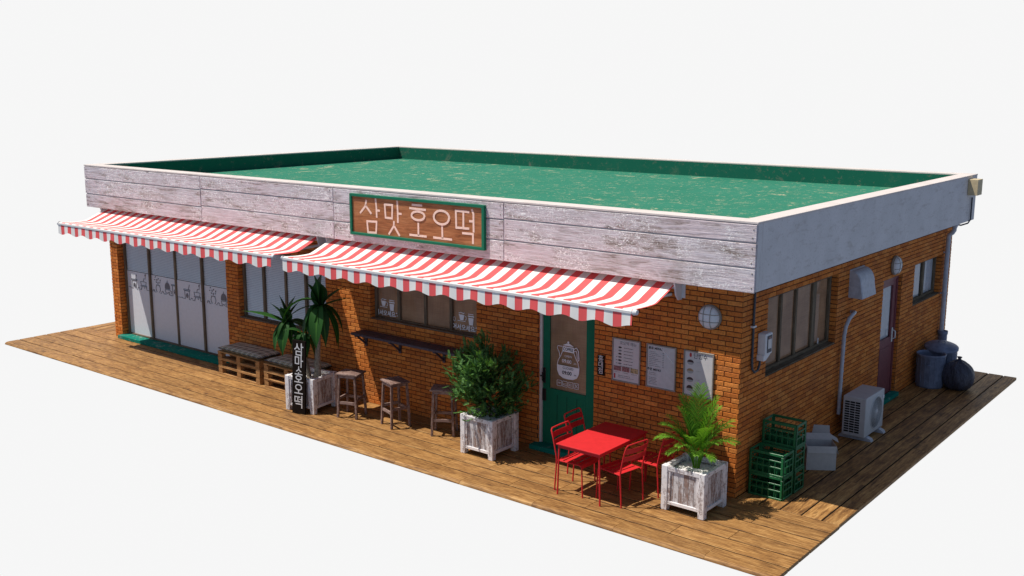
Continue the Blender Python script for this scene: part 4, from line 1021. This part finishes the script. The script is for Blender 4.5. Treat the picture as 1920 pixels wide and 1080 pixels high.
for (x,y,a_,n,nm) in((.30,.445,0,2,'front stack of two by the building corner'),(.31,.80,0,3,'rear stack of three')):
    for k in range(n):
        o=cr if i==0 else dup(cr); i+=1
        o.location=(x+rnd.uniform(-.008,.008),y,k*.321); o.rotation_euler=(0,0,R(a_+rnd.uniform(-.6,.6)))
        nm2={2:('bottom','top'),3:('bottom','middle','top')}[n][k]; tag(o,'%s green plastic bottle crate of the %s'%(nm2,nm),'crate','stacked green bottle crates')

# ------------------------------------------------------------------ cartons
def carton(L,Wd,h,flaps,loc,a_,lb):
    r=empty('cardboard_box',loc,R(a_)); tag(r,lb,'cardboard box','open pale cardboard boxes'); t=.005
    m=MB(); m.box(-L/2,L/2,-Wd/2,-Wd/2+t,0,h); m.box(-L/2,L/2,Wd/2-t,Wd/2,0,h); m.box(-L/2,-L/2+t,-Wd/2+t,Wd/2-t,0,h); m.box(L/2-t,L/2,-Wd/2+t,Wd/2-t,0,h); m.box(-L/2+t,L/2-t,-Wd/2+t,Wd/2-t,0,t); m.build('box_body',M['card'],r)
    for (sd,an,fl) in flaps:   # an: 0 = level outwards, 90 up, -90 hanging
        c_,s_=math.cos(R(an))*fl,math.sin(R(an))*fl; m=MB()
        if sd in'fb':
            sg_=-1 if sd=='f' else 1; y=sg_*Wd/2; V=[(-L/2,y,h),(L/2,y,h),(L/2*.97,y+sg_*c_,h+s_),(-L/2*.97,y+sg_*c_,h+s_)]
        else:
            sg_=-1 if sd=='l' else 1; x=sg_*L/2; V=[(x,-Wd/2,h),(x,Wd/2,h),(x+sg_*c_,Wd/2*.97,h+s_),(x+sg_*c_,-Wd/2*.97,h+s_)]
        V=[Vector(v) for v in V]; nn=(V[1]-V[0]).cross(V[3]-V[0]).normalized()*.004; V=[tuple(v) for v in V]+[tuple(v+nn) for v in V]
        m.add(V,[(3,2,1,0),(4,5,6,7),(0,1,5,4),(1,2,6,5),(2,3,7,6),(3,0,4,7)],0); m.build('flap',M['card'],r)
carton(.42,.30,.36,[('f',-78,.10),('b',35,.12),('l',-60,.12),('r',-75,.12)],(.40,1.86,0),35,'larger pale cardboard box with folded down flaps, beside the green crates')
carton(.26,.22,.26,[('f',-30,.10),('b',70,.12),('l',-40,.12),('r',-30,.13)],(.17,2.50,.0),28,'smaller pale cardboard box with flaring open flaps, nearer the air conditioner')

# ------------------------------------------------------------------ air conditioner
r=empty('outdoor_unit',(.35,3.71,0)); tag(r,'pale grey air conditioner outdoor unit with round fan grille standing on two feet','air conditioner')
X0,X1,Y0,Y1,Z0,Z1=-.185,.185,-.40,.40,.065,.70
m=MB(); m.box(X0,X1,Y0,Y1,Z0,Z1,0,2,ch=.012); m.build('casing',M['ac'],r)
for c_ in range(3):
    pass
m=MB()
for i in range(13):
    for c_ in range(3):
        x0=X0+.035+c_*.084; z0=Z0+.06+i*.0395; m.box(x0,x0+.074,Y0-.0015,Y0+.003,z0,z0+.026,0,0)
m.build('louvre_slot_shade',M['dark'],r)  # flat dark strips, the shade of the slots put into the colour
m=MB(); rot=Matrix.Rotation(R(90),3,'Y'); m.lathe([(.25,.001),(.25,.012),(.262,.012),(.266,.001)],40,0,(X1,.05,.385),rot=rot)
m.lathe([(0,.016),(.05,.016),(.052,.006)],24,0,(X1,.05,.385),rot=rot)
for q in range(9):
    rr_=.07+q*.021; m.tube([(X1+.010,.05+rr_*math.cos(R(k*12)),.385+rr_*math.sin(R(k*12))) for k in range(31)],.0032,4,caps=False)
for k in range(36):
    a_=R(k*10); m.tube([(X1+.008,.05+.05*math.cos(a_),.385+.05*math.sin(a_)),(X1+.008,.05+.25*math.cos(a_+.25),.385+.25*math.sin(a_+.25))],.0025,4)
fg=m.build('fan_grille',M['ac'],r)
m=MB(); m.lathe([(0,.002),(.25,.002)],36,0,(X1,.05,.385),rot=rot); m.build('fan_opening_shade',M['dark'],fg)  # flat dark disc on the casing, painted as the shade behind the grille
for yy in(-.27,.27):
    m=MB(); m.prism([(-.26,0),(.27,0),(.25,.035),(.19,.064),(-.19,.064),(-.25,.035)],'y',yy-.05,yy+.05); m.build('foot',M['pipe'],r)
m=MB(); m.box(X1-.002,X1+.012,.30,.37,.55,.60); m.build('badge_plate',M['whiteplastic'],r)

# insulated pipe on the wall behind the unit
m=MB(); m.tube([(.07,3.40,.35),(.07,3.41,1.0),(.07,3.44,1.62),(.075,3.48,1.76),(.09,3.56,1.87),(.10,3.66,1.92),(.09,3.78,1.935),(.02,3.82,1.93)],.030,12)
for z in [.4+.16*k for k in range(8)]: m.tube([(.07,3.40+(z-.35)*.03,z),(.07,3.40+(z-.35)*.03,z+.02)],.0335,12)
o=m.build('insulated_pipe',M['pipe']); tag(o,'pale wrapped pipe rising behind the air conditioner and bending into the wall','pipe')

# vent hood
m=MB(); n=10; V=[];F=[]
ya,yb=3.68,4.27; prof=[]
for i in range(n+1):
    t_=i/n; a_=t_*math.pi/2; prof.append((.03+.17*math.sin(a_)**1.0, 2.61-.24*(1-math.cos(a_))))
prof.append((.235,2.18)); prof=[(.0,2.625),(.02,2.622)]+prof
for j,yy in enumerate((ya,ya+.02,yb-.02,yb)):
    ins=0 if j in(1,2) else .012
    for (x_,z_) in prof: V.append((max(.0,x_-ins),yy,z_-ins*.5))
k=len(prof)
for j in range(3): F+=[(j*k+i,j*k+i+1,(j+1)*k+i+1,(j+1)*k+i) for i in range(k-1)]
V+=[(0,ya,2.18),(0,yb,2.18)]; F+=[tuple(range(k))+(4*k,),tuple(range(3*k,4*k))[::-1]+(4*k+1,)]
m.add(V,F,0,None,False); o=m.build('vent_hood',M['pipe']); o.location=(.008,0,0); tag(o,'pale metal vent hood on the side wall right of the brown blind window','vent')

# meter box with its cable
r=empty('meter_box',(.01,.55,1.90)); tag(r,'grey electricity meter box on the side wall by the building corner','meter box')
m=MB(); m.box(0,.125,-.09,.115,0,.295,0,2,ch=.012); m.prism([(-.09,-.08),(-.02,-.08),(.115,-.015),(.115,.0),(-.09,.0)],'x',.0,.10,0); m.build('housing',M['whiteplastic'],r)
m=MB(); m.box(.1255,.130,-.055,.085,.03,.265,0,2,ch=.003); f=m.build('dial_panel',M['cable'],r)
m=MB(); m.box(.1305,.134,-.035,.065,.085,.215,0,2); m.build('label_plate',M['paper'],f)
m=MB(); m.box(.1305,.134,-.02,.05,.222,.245,0,1); m.build('meter_display',M['photo_red'],f)
m=MB(); m.tube([(.035,.28,2.86),(.03,.28,2.5),(.03,.28,1.85),(.035,.285,1.74),(.045,.33,1.685),(.05,.42,1.70),(.05,.47,1.76),(.05,.48,1.83)],.017,8)
m.tube([(.035,.28,2.86),(.035,.5,2.868),(.035,4.0,2.868),(.035,8.3,2.868),(.08,8.75,2.84),(.20,8.85,2.82),(.30,8.93,2.86),(.335,8.955,2.93),(.335,8.957,3.36)],.015,8)
cb=m.build('wall_cable',M['cable']); tag(cb,'dark cable running under the parapet from the meter to the beige box','cable')
for (y_,z_,v) in((.28,2.32,1),(2.3,2.868,0),(5.0,2.868,0),(.75,2.868,0)):
    m=MB()
    if v: m.box(.005,.055,y_-.045,y_+.045,z_-.012,z_+.012,0,1,ch=.003)
    else: m.box(.005,.055,y_-.012,y_+.012,z_-.03,z_+.03,0,2,ch=.003)
    m.build('cable_clip',M['whiteplastic'],cb)

# beige hopper box
r=empty('rain_hopper',(.305,8.72,3.42)); tag(r,'beige sheet metal box jutting from the far end of the parapet side','box')
m=MB(); x0,x1,ya,yb=.002,.185,-.02,.28
m.box(x0,x1,ya,yb,0,.30,0,2,ch=.004); m.build('box_body',M['beige'],r)
# drainpipe
m=MB(); m.tube([(.17,8.55,2.905),(.17,8.55,2.86),(.17,8.55,2.80)],[.075,.07,.045],14); m.tube([(.17,8.55,2.82),(.168,8.55,2.75),(.14,8.54,2.70),(.09,8.53,2.66),(.08,8.53,2.60),(.08,8.53,.74)],.042,14)
for z in(2.3,1.5): m.tube([(.08,8.53,z),(.08,8.53,z+.03)],.048,14); m.box(.0,.07,8.52,8.54,z,z+.03)
o=m.build('drainpipe',M['pipe']); tag(o,'pale round drainpipe at the far end of the side wall','drainpipe')
m=MB(); m.lathe([(0,0),(.085,0),(.085,.70),(.095,.72),(.095,.78),(.08,.78),(.075,.60),(0,.60)],20); o=m.build('drain_tub',M['bin']); o.location=(.11,8.53,0); tag(o,'grey tub under the drainpipe, mostly hidden behind the bins','tub')

# bins
def bin_(loc,lb):
    r=empty('dustbin',loc); tag(r,lb,'dustbin','blue grey metal dustbins')
    m=MB(); m.lathe([(0,.0),(.235,.0),(.237,.03),(.25,.58),(.262,.595),(.262,.62),(.248,.622),(.240,.58),(.225,.03),(0,.03)],36)
    for k in range(18):
        a_=R(k*20+5); p0=(.239*math.cos(a_),.239*math.sin(a_),.05); p1=(.249*math.cos(a_),.249*math.sin(a_),.55); m.tube([p0,p1],.006,5)
    m.build('drum',M['bin'],r)
    for sg_ in(-1,1):
        m=MB(); m.tube([(-.06,sg_*.25,.45),(-.05,sg_*.29,.45),(.05,sg_*.29,.45),(.06,sg_*.25,.45)],.008,6); m.build('handle',M['bin'],r)
    return r
bin_((.31,7.22,0),'open blue grey dustbin, in front of the lidded one'); rearbin=bin_((.36,7.76,0),'blue grey dustbin behind the open one, under a round lid lying askew')

m=MB(); m.lathe([(.30,-.02),(.305,-.018),(.305,.015),(.29,.03),(.24,.055),(.13,.09),(0,.10)],36); ld=m.build('lid',M['bin'],rearbin); ld.location=(-.02,-.06,.645); ld.rotation_euler=(R(7),R(3),0)
r=ld
m=MB(); m.tube([(-.06,0,.09),(-.055,0,.125),(.055,0,.125),(.06,0,.09)],.010,8); m.build('handle',M['bin'],r)
# trash bag
m=MB(); n=40; V=[];F=[];rr=random.Random(3)
prof=[(.02,0),(.15,.0),(.23,.05),(.27,.14),(.285,.24),(.275,.34),(.235,.43),(.16,.50),(.07,.535),(.026,.555),(.022,.57),(.036,.595),(.045,.61),(.01,.615)]
for i,(rd,z) in enumerate(prof):
    for j in range(n):
        a_=2*math.pi*j/n; cr_=1+.05*math.sin(a_*5+z*6)+.035*math.sin(a_*11+z*14+1)*(1 if z>.2 else .5)+.03*math.sin(a_*3-z*9)
        if rd<.06: cr_=1+.25*math.sin(a_*5)
        V.append((rd*cr_*math.cos(a_),rd*cr_*math.sin(a_),z+.008*math.sin(a_*7)*(1 if 0<i<len(prof)-3 else 0)))
for i in range(len(prof)-1):
    for j in range(n): a_=i*n+j;b_=i*n+(j+1)%n; F.append((a_,b_,b_+n,a_+n))
m.add(V,F,0,None,True); m.add(V[:n],[tuple(range(n))[::-1]],0)
o=m.build('trash_bag',M['bag']); sb=o.modifiers.new('s','SUBSURF'); sb.levels=1; sb.render_levels=2
o.location=(.78,7.32,0); tag(o,'knotted dark blue black rubbish bag on the deck beside the bins','trash bag')
